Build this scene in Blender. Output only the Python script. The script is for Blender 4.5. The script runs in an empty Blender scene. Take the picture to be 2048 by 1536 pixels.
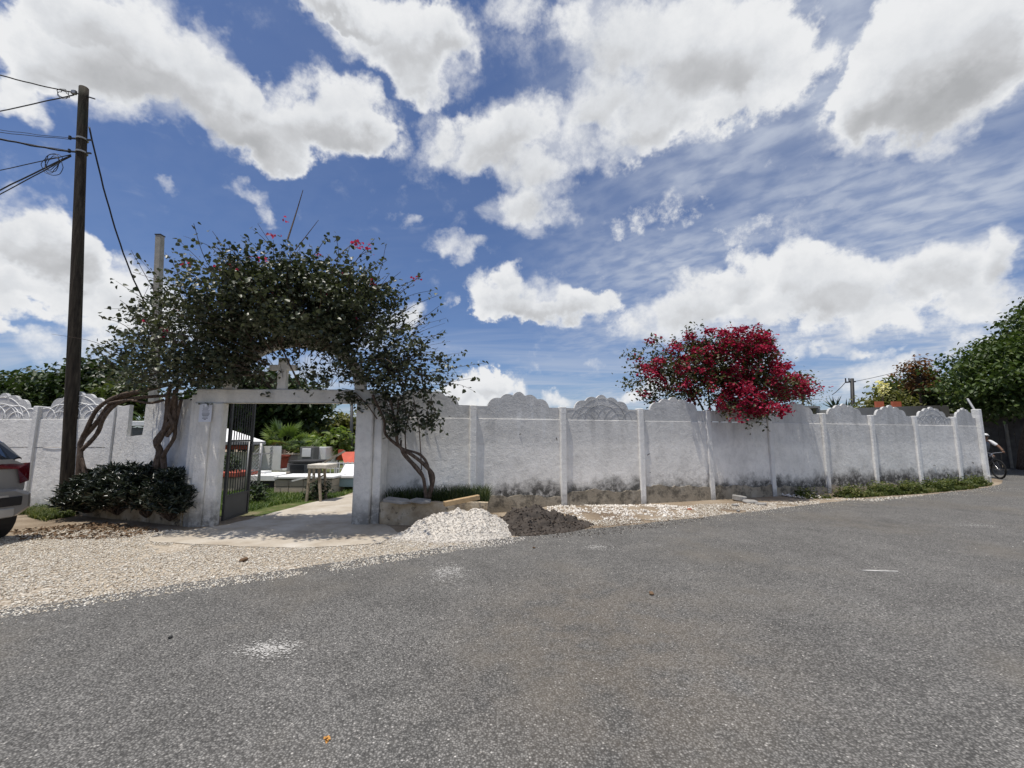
import bpy, math, random
import numpy as np
from mathutils import Vector, Matrix

# ------------------------------------------------------------------ camera
SC = bpy.context.scene
COL = SC.collection
F = 850.0                       # focal length in pixels of a 2048 px wide picture
EYE = 1.5
PITCH = math.atan(108.0 / F)
cam_d = bpy.data.cameras.new('camera')
cam_d.sensor_width = 36.0
cam_d.lens = 36.0 * F / 2048.0
cam_d.clip_start = 0.05
cam_d.clip_end = 3000.0
cam = bpy.data.objects.new('camera', cam_d)
COL.objects.link(cam)
cam.location = (0, 0, EYE)
cam.rotation_euler = (math.pi / 2 + PITCH, 0, 0)
SC.camera = cam

def ray(px, py):
    """world direction of a picture point (used to measure the place)"""
    x, y, z = (px - 1024) / F, 1.0, -(py - 768) / F
    c, s = math.cos(PITCH), math.sin(PITCH)
    return Vector((x, y * c - z * s, y * s + z * c))
def P(px, py, Y):
    d = ray(px, py)
    return Vector((0, 0, EYE)) + d * (Y / d.y)
def G(px, py, z=0.0):
    d = ray(px, py)
    return Vector((0, 0, EYE)) + d * ((z - EYE) / d.z)

# ------------------------------------------------------------------ light
SUN_EL = math.radians(75.5)
SUN_AZ_VEC = Vector((-0.80, -0.60, 0)).normalized()     # horizontal direction towards the sun
sun_dir = Vector((SUN_AZ_VEC.x * math.cos(SUN_EL), SUN_AZ_VEC.y * math.cos(SUN_EL), math.sin(SUN_EL)))
sd = bpy.data.lights.new('sun', 'SUN')
sd.energy = 4.2
sd.angle = math.radians(0.53)
sd.color = (1.0, 0.945, 0.86)
sun = bpy.data.objects.new('sun', sd)
COL.objects.link(sun)
sun.rotation_euler = sun_dir.to_track_quat('Z', 'Y').to_euler()

SC.view_settings.view_transform = 'Standard'
SC.view_settings.look = 'None'
SC.view_settings.gamma = 1.0
SC.view_settings.use_curve_mapping = False
SC.view_settings.exposure = 0.0
SC.render.engine = 'CYCLES'
SC.cycles.max_bounces = 6
SC.cycles.transparent_max_bounces = 8

# ------------------------------------------------------------------ node helpers
class NT:
    def __init__(s, tree): s.t = tree; s.n = tree.nodes; s.l = tree.links
    def new(s, kind, **kw):
        n = s.n.new(kind)
        for k, v in kw.items(): setattr(n, k, v)
        return n
    def put(s, sock, v):
        if v is None: return
        if hasattr(v, 'is_linked') or isinstance(v, bpy.types.NodeSocket): s.l.new(v, sock)
        else: sock.default_value = v
    def math(s, op, a, b=None, c=None, clamp=False):
        n = s.new('ShaderNodeMath', operation=op); n.use_clamp = clamp
        s.put(n.inputs[0], a); s.put(n.inputs[1], b); s.put(n.inputs[2], c)
        return n.outputs[0]
    def vmath(s, op, a, b=None, c=None):
        n = s.new('ShaderNodeVectorMath', operation=op)
        s.put(n.inputs[0], a); s.put(n.inputs[1], b); s.put(n.inputs[2], c)
        return n.outputs['Value'] if op in ('DOT_PRODUCT', 'LENGTH', 'DISTANCE') else n.outputs[0]
    def noise(s, vec, scale, detail=4, rough=0.5, dist=0.0, color=False):
        n = s.new('ShaderNodeTexNoise')
        s.put(n.inputs['Vector'], vec); s.put(n.inputs['Scale'], scale)
        n.inputs['Detail'].default_value = detail; n.inputs['Roughness'].default_value = rough
        n.inputs['Distortion'].default_value = dist
        return n.outputs['Color'] if color else n.outputs[0]
    def voro(s, vec, scale, feature='F1', out='Distance', rnd=1.0):
        n = s.new('ShaderNodeTexVoronoi', feature=feature)
        s.put(n.inputs['Vector'], vec); s.put(n.inputs['Scale'], scale); n.inputs['Randomness'].default_value = rnd
        return n.outputs[out]
    def smooth(s, v, lo, hi, a=0.0, b=1.0, mode='SMOOTHSTEP'):
        n = s.new('ShaderNodeMapRange', interpolation_type=mode)
        s.put(n.inputs['Value'], v); s.put(n.inputs['From Min'], lo); s.put(n.inputs['From Max'], hi)
        s.put(n.inputs['To Min'], a); s.put(n.inputs['To Max'], b)
        return n.outputs[0]
    def mix(s, f, a, b, mode='MIX'):
        n = s.new('ShaderNodeMix', data_type='RGBA', blend_type=mode)
        s.put(n.inputs[0], f); s.put(n.inputs[6], a if not isinstance(a, tuple) else (*a[:3], 1)); s.put(n.inputs[7], b if not isinstance(b, tuple) else (*b[:3], 1))
        return n.outputs[2]
    def ramp(s, f, stops):
        n = s.new('ShaderNodeValToRGB'); s.put(n.inputs[0], f)
        e = n.color_ramp.elements
        while len(e) < len(stops): e.new(0.5)
        for el, (p, c) in zip(e, stops): el.position = p; el.color = (*c[:3], 1)
        return n.outputs[0]
    def sepxyz(s, v):
        n = s.new('ShaderNodeSeparateXYZ'); s.put(n.inputs[0], v); return n.outputs
    def comb(s, x, y, z):
        n = s.new('ShaderNodeCombineXYZ'); s.put(n.inputs[0], x); s.put(n.inputs[1], y); s.put(n.inputs[2], z); return n.outputs[0]
    def scale(s, v, k): return s.vmath('MULTIPLY', v, k if isinstance(k, tuple) else (k, k, k))

# ------------------------------------------------------------------ sky with cumulus clouds
world = bpy.data.worlds.new('World')
SC.world = world
world.use_nodes = True
world.cycles.sampling_method = 'MANUAL'
world.cycles.sample_map_resolution = 512
def build_sky():
    T = NT(world.node_tree)
    T.n.clear()
    out = T.new('ShaderNodeOutputWorld')
    sky = T.new('ShaderNodeTexSky', sky_type='NISHITA')
    sky.sun_disc = False
    sky.sun_elevation = SUN_EL
    sky.sun_rotation = math.atan2(SUN_AZ_VEC.x, SUN_AZ_VEC.y)
    sky.air_density = 1.0; sky.dust_density = 0.6; sky.ozone_density = 2.2
    d = T.new('ShaderNodeTexCoord').outputs['Generated']
    d = T.vmath('NORMALIZE', d)
    x, y, z = T.sepxyz(d)
    az = T.math('ARCTAN2', x, y)
    el = T.math('ARCSINE', z)
    # blobs: picture x, y, half width, half height of each cumulus lump, weight
    B = [(250,70,190,120,1),(140,120,150,90,1),(340,150,170,95,1),(425,110,70,60,.9),(60,185,100,45,.9),(230,190,170,70,1),(150,25,110,50,.8),
         (470,225,110,80,1),(560,260,115,85,1),(520,300,120,50,.9),(640,240,95,80,1),(700,235,95,80,1),(680,165,60,45,.8),(505,205,35,45,.7),(750,270,60,45,.8),(560,345,70,22,.5),
         (770,50,170,85,1),(840,100,110,95,1),(820,165,60,40,.9),(640,15,100,25,.7),(700,20,90,40,.8),(900,60,60,60,.8),
         (870,255,50,60,.7),(840,320,70,45,.45),(1010,235,85,60,1),(960,285,95,65,1),(1060,295,120,85,1),(1085,375,85,65,1),(1040,425,80,40,.9),(1090,470,35,30,.7),(1150,430,40,25,.7),
         (1170,195,75,50,.9),(1215,60,110,90,1),(1330,110,200,120,1),(1450,80,170,115,1),(1250,245,125,75,1),(1350,250,130,60,.8),(1520,150,150,100,.8),(1040,25,80,35,.5),
         (1860,110,200,150,1.1),(1990,70,170,140,1.1),(1800,195,170,110,1),(1940,190,180,90,1.1),(1740,190,90,70,.7),(1700,250,110,50,.45),(1900,280,130,50,.4),
         (50,455,85,75,1),(120,490,90,65,1),(30,530,120,60,.9),(160,520,70,55,.9),(70,585,110,40,.7),(190,590,80,45,.6),(20,620,60,30,.8),(30,657,50,18,1),(270,580,110,55,.9),(330,640,90,50,.8),(200,650,90,35,.7),(150,700,110,40,.7),
         (362,395,26,18,.8),(508,393,46,20,.65),(800,428,26,20,.6),(912,498,68,30,.95),(540,432,24,20,.5),(903,608,18,22,.35),
         (1000,590,60,55,1),(1085,605,95,45,1),(1170,610,60,45,1),(1050,635,100,28,.9),(1020,560,40,25,.8),
         (1480,565,60,55,1),(1390,600,90,60,1),(1300,640,70,48,1),(1440,640,110,50,.8),(1590,530,70,60,1),(1680,560,120,75,1),(1820,560,130,65,1),(1950,535,110,75,1),(2040,500,70,60,1),(1590,610,120,60,.9),(1730,630,130,45,.7),(1990,600,80,50,.8),
         (1690,700,70,20,.75),(1760,705,60,14,.55),(1760,745,110,28,.6),(970,785,70,38,1),(1120,792,50,20,.9),(1010,772,45,25,.8),(1185,718,24,12,.6),(900,800,60,30,.8),(820,635,50,38,.9),(760,660,60,40,.8),(1280,780,90,22,.6),(600,740,130,40,.6),(1500,705,150,36,.55),(1850,650,130,36,.6),(1960,690,120,30,.55),(1380,745,130,30,.5),(1560,450,150,40,.3),(1350,430,120,40,.3)]
    pars = []
    for (px, py, rx, ry, w) in B:
        def ae(a, b):
            v = ray(a, b).normalized(); return math.atan2(v.x, v.y), math.asin(v.z)
        a0, e0 = ae(px, py); a1, _ = ae(px - rx, py); a2, _ = ae(px + rx, py)
        _, e1 = ae(px, py - ry); _, e2 = ae(px, py + ry)
        pars.append((a0, e0, abs(a2 - a1) / 2 * 1.18, abs(e1 - e2) / 2 * 1.18, w))
    plane = T.comb(T.math('DIVIDE', x, T.math('ADD', T.math('MAXIMUM', z, 0.0), 0.12)),
                   T.math('DIVIDE', y, T.math('ADD', T.math('MAXIMUM', z, 0.0), 0.12)), 0.0)
    # noise shared by the samples
    wv = T.noise(d, 5.0, 3, 0.55, color=True)
    wv2 = T.noise(d, 17.0, 4, 0.6, color=True)
    a_ = T.scale(T.vmath('SUBTRACT', wv, (.5, .5, .5)), (.16, .11, 0))
    b_ = T.scale(T.vmath('SUBTRACT', wv2, (.5, .5, .5)), (.11, .09, 0))
    p = T.vmath('ADD', T.comb(az, el, 0.0), T.vmath('ADD', a_, b_))
    # clouds all round the rest of the sky, like those in view
    seen = T.math('MULTIPLY', T.smooth(T.math('ABSOLUTE', az), 1.05, .9), T.smooth(el, .80, .66))
    rest = T.smooth(T.noise(plane, 1.1, 4, .5), .47, .75, 0, 1.6)
    rest = T.math('MULTIPLY', rest, T.math('SUBTRACT', 1.0, seen))
    rest = T.math('MULTIPLY', rest, T.smooth(el, .0, .06))
    det = T.noise(d, 21.0, 6, .66)
    det2 = T.noise(d, 6.5, 4, .6)
    wisp = T.math('MULTIPLY', T.math('SUBTRACT', T.noise(T.scale(d, (1, 1, 2.0)), 8.0, 5, .62, .4), .5), 2.6)
    dc = T.math('SUBTRACT', det, .5); dc2 = T.math('SUBTRACT', det2, .5)
    soft = T.smooth(T.noise(d, 3.1, 2, .5), .36, .60, .40, 1.35)
    # high thin rippled veil
    vrot = T.new('ShaderNodeVectorRotate', rotation_type='Z_AXIS'); T.put(vrot.inputs['Vector'], plane); vrot.inputs['Angle'].default_value = math.radians(38)
    rip = T.noise(T.scale(vrot.outputs[0], (10.0, 14.5, 1)), 1.0, 4, .5, .25)
    big = T.noise(T.scale(vrot.outputs[0], (1.1, 1.5, 1)), 1.0, 2, .5)
    right = T.smooth(az, -.05, .40)
    streak = T.noise(T.scale(plane, (.5, 2.4, 1)), 1.0, 4, .6, .6)
    veil = T.math('MULTIPLY', T.smooth(rip, .28, .72, .42, 1.0), T.smooth(big, .30, .58, .10, 1.0))
    veil = T.math('MULTIPLY', veil, T.math('MULTIPLY_ADD', right, .80, .05))
    low = T.math('MULTIPLY', T.smooth(streak, .38, .72), T.smooth(el, .36, .02, .06, .80))
    veil = T.math('MAXIMUM', veil, low)
    blue = T.vmath('MULTIPLY', sky.outputs[0], (.70, .79, 1.0))
    base = T.mix(veil, blue, (5.4, 5.9, 6.9))
    def region(blobs):
        """the sky as it looks where only these lumps can reach"""
        acc = None
        for (a, e, ra, re, w) in blobs:
            q = T.vmath('MULTIPLY_ADD', p, (1 / ra, 1 / re, 0), (-a / ra, -e / re, 1))
            v = T.math('MAXIMUM', T.math('MULTIPLY_ADD', T.vmath('DOT_PRODUCT', q, q), -w, 2 * w), 0.0)
            sc = T.new('ShaderNodeVectorMath', operation='SCALE'); T.l.new(q, sc.inputs[0]); T.l.new(v, sc.inputs['Scale'])
            acc = sc.outputs[0] if acc is None else T.vmath('ADD', acc, sc.outputs[0])
        if acc is None: under, f0 = 0.0, rest
        else:
            _, under, f0 = T.sepxyz(acc); f0 = T.math('ADD', f0, rest)
        g = T.math('ADD', f0, T.math('MULTIPLY_ADD', dc, 1.4, T.math('MULTIPLY', dc2, 1.15)))
        alpha = T.smooth(g, .12, T.math('ADD', soft, .12))
        alpha = T.math('MAXIMUM', alpha, T.math('MULTIPLY', T.smooth(T.math('ADD', f0, wisp), .22, 1.25), .55))
        # grey undersides: how far below the lumps' middles, and how thick
        lo = T.math('MULTIPLY', T.smooth(T.math('MULTIPLY', under, -1.0), -.55, .8), T.smooth(f0, .4, 1.7))
        shade = T.math('MULTIPLY_ADD', lo, .70, T.math('MULTIPLY', T.smooth(g, .7, 3.0), .26))
        shade = T.math('ADD', shade, T.math('MULTIPLY_ADD', dc, -.7, T.math('MULTIPLY', dc2, -.75)), clamp=True)
        ccol = T.scale(T.ramp(shade, [(0, (.90, .91, .925)), (.3, (.76, .78, .81)), (.65, (.60, .61, .63)), (1, (.45, .46, .475))]), 9.3)
        b = T.new('ShaderNodeBackground'); b.inputs[1].default_value = 0.10
        T.l.new(T.mix(alpha, base, ccol), b.inputs[0])
        return b.outputs[0]
    def near(lo, hi): return [q for q in pars if q[0] + q[2] > lo - .13 and q[0] - q[2] < hi + .13]
    def mixs(f, a, b):
        m = T.new('ShaderNodeMixShader'); T.l.new(f, m.inputs[0]); T.l.new(a, m.inputs[1]); T.l.new(b, m.inputs[2]); return m.outputs[0]
    cuts = [-.62, -.28, .06, .32, .58]
    lims = [-9] + cuts + [9]
    s_ = region(near(lims[-2], 9))
    for i in range(len(cuts) - 1, -1, -1):
        s_ = mixs(T.math('GREATER_THAN', az, cuts[i]), region(near(lims[i], lims[i + 1])), s_)
    out_f = T.math('MAXIMUM', T.math('GREATER_THAN', T.math('ABSOLUTE', az), 1.3), T.math('MAXIMUM', T.math('GREATER_THAN', el, .98), T.math('LESS_THAN', el, 0.0)))
    T.l.new(mixs(out_f, s_, region([])), out.inputs[0])
build_sky()

# ------------------------------------------------------------------ mesh helpers
R = random.Random(7)
NR = np.random.default_rng(11)
MATS = {}
def wnoise(x, seed=0.0):
    return (math.sin(x * 1.7 + seed * 3.1) + .6 * math.sin(x * 4.3 + seed * 1.3) + .35 * math.sin(x * 9.7 + seed * 7.7) + .2 * math.sin(x * 21.3 + seed)) / 2.15
def tag(o, label=None, cat=None, group=None, kind=None):
    if label: o['label'] = label
    if cat: o['category'] = cat
    if group: o['group'] = group
    if kind: o['kind'] = kind
    return o
def thing(name, label, cat, loc, rz=0.0, group=None):
    o = bpy.data.objects.new(name, None)
    COL.objects.link(o)
    o.empty_display_size = .1
    o.location = loc; o.rotation_euler = (0, 0, rz)
    MATS[o.name] = Matrix.Translation(Vector(loc)) @ Matrix.Rotation(rz, 4, 'Z')
    return tag(o, label, cat, group)
def link(name, me, parent=None, loc=None, rot=None, scale=None):
    o = bpy.data.objects.new(name, me); COL.objects.link(o)
    if parent is not None: o.parent = parent
    if loc is not None: o.location = loc
    if rot is not None: o.rotation_euler = rot
    if scale is not None: o.scale = scale
    return o
def mesh_np(name, V, Fc, mat=None, attr=None, smooth=False):
    """V (n,3), Fc list of int arrays with equal row length each"""
    me = bpy.data.meshes.new(name)
    if not isinstance(Fc, list): Fc = [Fc]
    V = np.asarray(V, dtype=np.float32)
    me.vertices.add(len(V)); me.vertices.foreach_set('co', V.ravel())
    nl = sum(f.size for f in Fc); nf = sum(len(f) for f in Fc)
    me.loops.add(nl); me.polygons.add(nf)
    me.loops.foreach_set('vertex_index', np.concatenate([f.ravel() for f in Fc]).astype(np.int32))
    tot = np.concatenate([np.full(len(f), f.shape[1]) for f in Fc]).astype(np.int32)
    me.polygons.foreach_set('loop_start', np.concatenate([[0], np.cumsum(tot)[:-1]]).astype(np.int32))
    if smooth: me.polygons.foreach_set('use_smooth', np.ones(nf, dtype=bool))
    me.update(calc_edges=True)
    if attr is not None:
        a = me.attributes.new('rnd', 'FLOAT', 'POINT'); a.data.foreach_set('value', np.asarray(attr, dtype=np.float32))
    if mat: me.materials.append(mat)
    me.validate()
    return me
class MB:
    def __init__(s): s.v = []; s.f = []
    def add(s, V, Fs):
        n = len(s.v); s.v += [Vector(p) for p in V]; s.f += [tuple(i + n for i in f) for f in Fs]; return s
    def box(s, c, size, rz=0.0, M=None, taper=1.0):
        x, y, z = size[0] / 2, size[1] / 2, size[2] / 2
        V = [Vector((sx * x * (taper if sz > 0 else 1), sy * y * (taper if sz > 0 else 1), sz * z)) for sz in (-1, 1) for sx, sy in ((-1, -1), (1, -1), (1, 1), (-1, 1))]
        m = Matrix.Rotation(rz, 4, 'Z') if M is None else M
        V = [m @ p + Vector(c) for p in V]
        return s.add(V, [(3, 2, 1, 0), (4, 5, 6, 7), (0, 1, 5, 4), (1, 2, 6, 5), (2, 3, 7, 6), (3, 0, 4, 7)])
    def bar(s, a, b, w, h):
        """rectangular bar from a to b"""
        a, b = Vector(a), Vector(b); d = b - a; L = d.length; d.normalize()
        up = Vector((0, 0, 1)) if abs(d.z) < .95 else Vector((0, 1, 0))
        sx = d.cross(up).normalized(); sy = sx.cross(d)
        V = [p + sx * (i * w / 2) + sy * (j * h / 2) for p in (a, b) for i, j in ((-1, -1), (1, -1), (1, 1), (-1, 1))]
        return s.add(V, [(0, 1, 2, 3), (7, 6, 5, 4), (4, 5, 1, 0), (5, 6, 2, 1), (6, 7, 3, 2), (7, 4, 0, 3)])
    def tube(s, pts, rad, n=8, cap=True):
        pts = [Vector(p) for p in pts]
        if not hasattr(rad, '__len__'): rad = [rad] * len(pts)
        V, Fs = [], []
        t0 = (pts[1] - pts[0]).normalized()
        u = t0.orthogonal().normalized()
        for i, p in enumerate(pts):
            t = (pts[min(i + 1, len(pts) - 1)] - pts[max(i - 1, 0)])
            if t.length < 1e-9: t = t0
            t = t.normalized()
            u = (u - t * u.dot(t))
            u = u.normalized() if u.length > 1e-6 else t.orthogonal().normalized()
            w = t.cross(u)
            for k in range(n):
                a = 2 * math.pi * k / n
                V.append(p + (u * math.cos(a) + w * math.sin(a)) * rad[i])
        for i in range(len(pts) - 1):
            for k in range(n):
                a, b = i * n + k, i * n + (k + 1) % n
                Fs.append((a, b, b + n, a + n))
        if cap:
            Fs.append(tuple(reversed(range(n)))); Fs.append(tuple(range((len(pts) - 1) * n, len(pts) * n)))
        return s.add(V, Fs)
    def prism(s, poly, y0, y1, axes='xz'):
        """polygon given as 2-D points extruded along the third axis"""
        def mk(p, y): return (p[0], y, p[1]) if axes == 'xz' else ((p[0], p[1], y) if axes == 'xy' else (y, p[0], p[1]))
        n = len(poly)
        V = [mk(p, y0) for p in poly] + [mk(p, y1) for p in poly]
        Fs = [tuple(range(n)), tuple(reversed(range(n, 2 * n)))] + [(i, i + n, (i + 1) % n + n, (i + 1) % n) for i in range(n)]
        return s.add(V, Fs)
    def sphere(s, c, r, nu=10, nv=6):
        r = (r, r, r) if not hasattr(r, '__len__') else r
        V = [(c[0], c[1], c[2] - r[2])]
        for j in range(1, nv):
            ph = -math.pi / 2 + math.pi * j / nv
            for i in range(nu):
                th = 2 * math.pi * i / nu
                V.append((c[0] + r[0] * math.cos(ph) * math.cos(th), c[1] + r[1] * math.cos(ph) * math.sin(th), c[2] + r[2] * math.sin(ph)))
        V.append((c[0], c[1], c[2] + r[2])); L = len(V) - 1
        Fs = [(0, 1 + (i + 1) % nu, 1 + i) for i in range(nu)] + [(L, 1 + (nv - 2) * nu + i, 1 + (nv - 2) * nu + (i + 1) % nu) for i in range(nu)]
        for j in range(nv - 2):
            for i in range(nu):
                a, b = 1 + j * nu + i, 1 + j * nu + (i + 1) % nu
                Fs.append((a, b, b + nu, a + nu))
        return s.add(V, Fs)
    def grid(s, fn, nu, nv, close_u=False):
        V = [fn(i / nu, j / nv) for j in range(nv + 1) for i in range(nu + (0 if close_u else 1))]
        w = nu if close_u else nu + 1
        Fs = []
        for j in range(nv):
            for i in range(nu):
                a = j * w + i; b = j * w + (i + 1) % w
                Fs.append((a, b, b + w, a + w))
        return s.add(V, Fs)
    def torus(s, c, rad, r, M=None, nu=28, nv=6):
        m = M or Matrix.Identity(4)
        def fn(u, v):
            a, b = 2 * math.pi * u, 2 * math.pi * v
            return m @ Vector(((rad + r * math.cos(b)) * math.cos(a), r * math.sin(b), (rad + r * math.cos(b)) * math.sin(a))) + Vector(c)
        return s.grid(fn, nu, nv, close_u=True)
    def mesh(s, name, mat=None, smooth=False, M=None, fix=True, bevel=0.0):
        me = bpy.data.meshes.new(name)
        V = [M @ p for p in s.v] if M is not None else s.v
        me.from_pydata([tuple(p) for p in V], [], s.f)
        if fix or bevel:
            import bmesh
            bm = bmesh.new(); bm.from_mesh(me)
            if bevel:
                bmesh.ops.bevel(bm, geom=[e for e in bm.edges if len(e.link_faces) == 2 and e.calc_face_angle(0) > .5], offset=bevel, segments=1, affect='EDGES', clamp_overlap=True)
            if fix: bmesh.ops.recalc_face_normals(bm, faces=bm.faces)
            bm.to_mesh(me); bm.free()
        if smooth:
            me.polygons.foreach_set('use_smooth', [True] * len(me.polygons))
        if mat: me.materials.append(mat)
        me.update()
        return me
    def part(s, name, mat, parent, world=True, smooth=False, bevel=0.0, fix=True):
        M = MATS[parent.name].inverted() if world else None
        o = link(name, s.mesh(name, mat, smooth, M, fix, bevel), parent)
        MATS[o.name] = MATS[parent.name]
        return o
    def top(s, name, mat, label=None, cat=None, group=None, kind=None, smooth=False, bevel=0.0, fix=True, at=None):
        lo = [min(p[i] for p in s.v) for i in range(3)]; hi = [max(p[i] for p in s.v) for i in range(3)]
        c = Vector(((lo[0] + hi[0]) / 2, (lo[1] + hi[1]) / 2, lo[2])) if at is None else Vector(at)
        if kind == 'structure': c = Vector((0, 0, 0))
        o = link(name, s.mesh(name, mat, smooth, Matrix.Translation(-c), fix, bevel), None, c)
        MATS[o.name] = Matrix.Translation(c)
        return tag(o, label, cat, group, kind)
def spline(pts, n=6):
    pts = [Vector(p) for p in pts]; out = []
    for i in range(len(pts) - 1):
        p0, p1, p2, p3 = pts[max(i - 1, 0)], pts[i], pts[i + 1], pts[min(i + 2, len(pts) - 1)]
        for k in range(n):
            t = k / n
            out.append(.5 * ((2 * p1) + (p2 - p0) * t + (2 * p0 - 5 * p1 + 4 * p2 - p3) * t * t + (3 * p1 - p0 - 3 * p2 + p3) * t ** 3))
    return out + [pts[-1]]
def lerp(a, b, t): return a + (b - a) * t
def rads(vals, n):
    m = len(vals) - 1
    return [lerp(vals[min(int(i / (n - 1) * m), m - 1)], vals[min(int(i / (n - 1) * m), m - 1) + 1], i / (n - 1) * m - min(int(i / (n - 1) * m), m - 1)) for i in range(n)]

# ------------------------------------------------------------------ foliage
LEAF = {'oval': np.array([(0, 0), (.30, .30), (.72, .24), (1, 0), (.72, -.24), (.30, -.30)], dtype=float),
        'heart': np.array([(0, 0), (.22, .42), (.62, .33), (1, 0), (.62, -.33), (.22, -.42)], dtype=float),
        'lance': np.array([(0, 0), (.35, .13), (.7, .10), (1, 0), (.7, -.10), (.35, -.13)], dtype=float)}
def unit(a): return a / np.maximum(np.linalg.norm(a, axis=1, keepdims=True), 1e-9)
def leaves(pts, size, shape='oval', droop=.35, flat=.6, dirs=None, fold=.35, spread=1.0):
    """leaf blades at pts: returns V, F, random value per vertex"""
    n = len(pts)
    th = NR.uniform(0, 2 * np.pi, n)
    d = np.stack([np.cos(th), np.sin(th), NR.normal(-droop, .45, n)], 1) * spread
    if dirs is not None: d = d * .8 + dirs
    d = unit(d)
    up = np.stack([NR.normal(0, 1 - flat, n), NR.normal(0, 1 - flat, n), np.ones(n)], 1)
    w = unit(np.cross(d, up)); nn = np.cross(w, d)
    L = NR.uniform(size[0], size[1], n)
    T = LEAF[shape]
    V = np.zeros((n, 6, 3))
    for k, (u, v) in enumerate(T):
        curl = -.18 * u * u
        V[:, k] = pts + (d * u + w * v + nn * (abs(v) * fold + curl)) * L[:, None]
    base = (np.arange(n) * 6)[:, None]
    Fc = np.concatenate([base + np.array([[0, 5, 4, 3]]), base + np.array([[0, 3, 2, 1]])])
    rv = np.repeat(NR.uniform(0, 1, n), 6)
    return V.reshape(-1, 3), Fc, rv
def in_ell(ell, n, shell=.35):
    """n points in a list of ellipsoids (cx,cy,cz,rx,ry,rz,weight)"""
    W = np.array([e[6] for e in ell], float); W /= W.sum()
    idx = NR.choice(len(ell), n, p=W)
    E = np.array([e[:6] for e in ell])[idx]
    d = unit(NR.normal(0, 1, (n, 3)))
    r = (NR.uniform(shell ** 3, 1, n)) ** (1 / 3)
    return E[:, :3] + d * r[:, None] * E[:, 3:6]
def clumped(ell, n_clump, per, rad, shell=.35):
    c = in_ell(ell, n_clump, shell)
    k = NR.poisson(per, n_clump).clip(2)
    idx = np.repeat(np.arange(n_clump), k)
    p = c[idx] + NR.normal(0, 1, (len(idx), 3)) * np.array([rad, rad, rad * .7])
    return p, c
def limbs(mb, origin, targets, r0, r1, n=4, sides=5, sag=.08):
    o = Vector(origin)
    for t in targets:
        t = Vector(t); L = (t - o).length
        pts = [o.lerp(t, i / n) + (Vector((R.gauss(0, 1), R.gauss(0, 1), R.gauss(0, .6) + .6 * math.sin(math.pi * i / n))) * sag * L if 0 < i < n else Vector((0, 0, 0))) for i in range(n + 1)]
        sp = spline(pts, 3)
        mb.tube(sp, rads([r0, r1], len(sp)), sides, cap=False)
def make_tree(name, label, cat, base, trunk, r, ell, n_clump, per, rad, size, mat, shape='oval', group=None, droop=.35, bark=None, n_limb=14, flowers=None, shell=.35, crown='crown'):
    root = thing(name, label, cat, base, 0, group)
    b = Vector(base)
    pts, cl = clumped(ell, n_clump, per, rad, shell)
    mb = MB()
    tp = spline([b] + [Vector(p) for p in trunk], 5)
    mb.tube(tp, rads([r, r * .8, r * .55], len(tp)), 9)
    sel = cl[NR.choice(len(cl), min(n_limb, len(cl)), replace=False)]
    limbs(mb, tp[-1], sel, r * .42, r * .08)
    mb.part('trunk', bark or M['bark'], root, smooth=True)
    V, Fc, rv = leaves(pts, size, shape, droop)
    o = link(crown, mesh_np(crown, V - np.array(b), Fc, mat, rv), root)
    MATS[o.name] = MATS[root.name]
    if flowers:
        fp, fs, fm = flowers
        V, Fc, rv = leaves(fp, fs, 'heart', .1, .2)
        link('blossom', mesh_np('blossom', V - np.array(b), Fc, fm, rv), root)
    return root

# ------------------------------------------------------------------ materials
M = {}
def mat(name, rough=.8, spec=.3):
    m = bpy.data.materials.new(name); m.use_nodes = True
    T = NT(m.node_tree); b = T.n['Principled BSDF']
    b.inputs['Roughness'].default_value = rough; b.inputs['Specular IOR Level'].default_value = spec
    M[name] = m
    return T, b
def pos(T): return T.new('ShaderNodeNewGeometry').outputs['Position']
def bump(T, b, h, strength=.4, dist=.01):
    n = T.new('ShaderNodeBump'); n.inputs['Strength'].default_value = strength; n.inputs['Distance'].default_value = dist
    T.put(n.inputs['Height'], h); T.l.new(n.outputs[0], b.inputs['Normal'])
def plain(name, col, rough=.7, spec=.3, var=.15, scale=6.0, metal=0.0, bmp=.0, grain=60.0):
    T, b = mat(name, rough, spec)
    p = pos(T)
    n = T.noise(p, scale, 4, .6)
    k = T.smooth(n, .25, .75, 1 - var, 1 + var, 'LINEAR')
    T.put(b.inputs['Base Color'], T.vmath('MULTIPLY', (col[0], col[1], col[2]), T.comb(k, k, k)))
    b.inputs['Metallic'].default_value = metal
    if bmp: bump(T, b, T.noise(p, grain, 3, .6), bmp, .01)
    return T, b
def foliage(name, stops, rough=.42, trans=.25, spec=.5, clump=1.3, tint=(1.25, 1.35, .7)):
    T, b = mat(name, rough, spec)
    a = T.new('ShaderNodeAttribute', attribute_name='rnd').outputs['Fac']
    big = T.noise(pos(T), clump, 2, .5)
    v = T.math('ADD', T.math('MULTIPLY', a, .72), T.smooth(big, .3, .7, -.02, .30))
    c = T.ramp(v, stops)
    T.put(b.inputs['Base Color'], c)
    tr = T.new('ShaderNodeBsdfTranslucent'); T.put(tr.inputs[0], T.vmath('MULTIPLY', c, tint))
    mx = T.new('ShaderNodeMixShader'); mx.inputs[0].default_value = trans
    T.l.new(b.outputs[0], mx.inputs[1]); T.l.new(tr.outputs[0], mx.inputs[2])
    T.l.new(mx.outputs[0], T.n['Material Output'].inputs[0])

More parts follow.
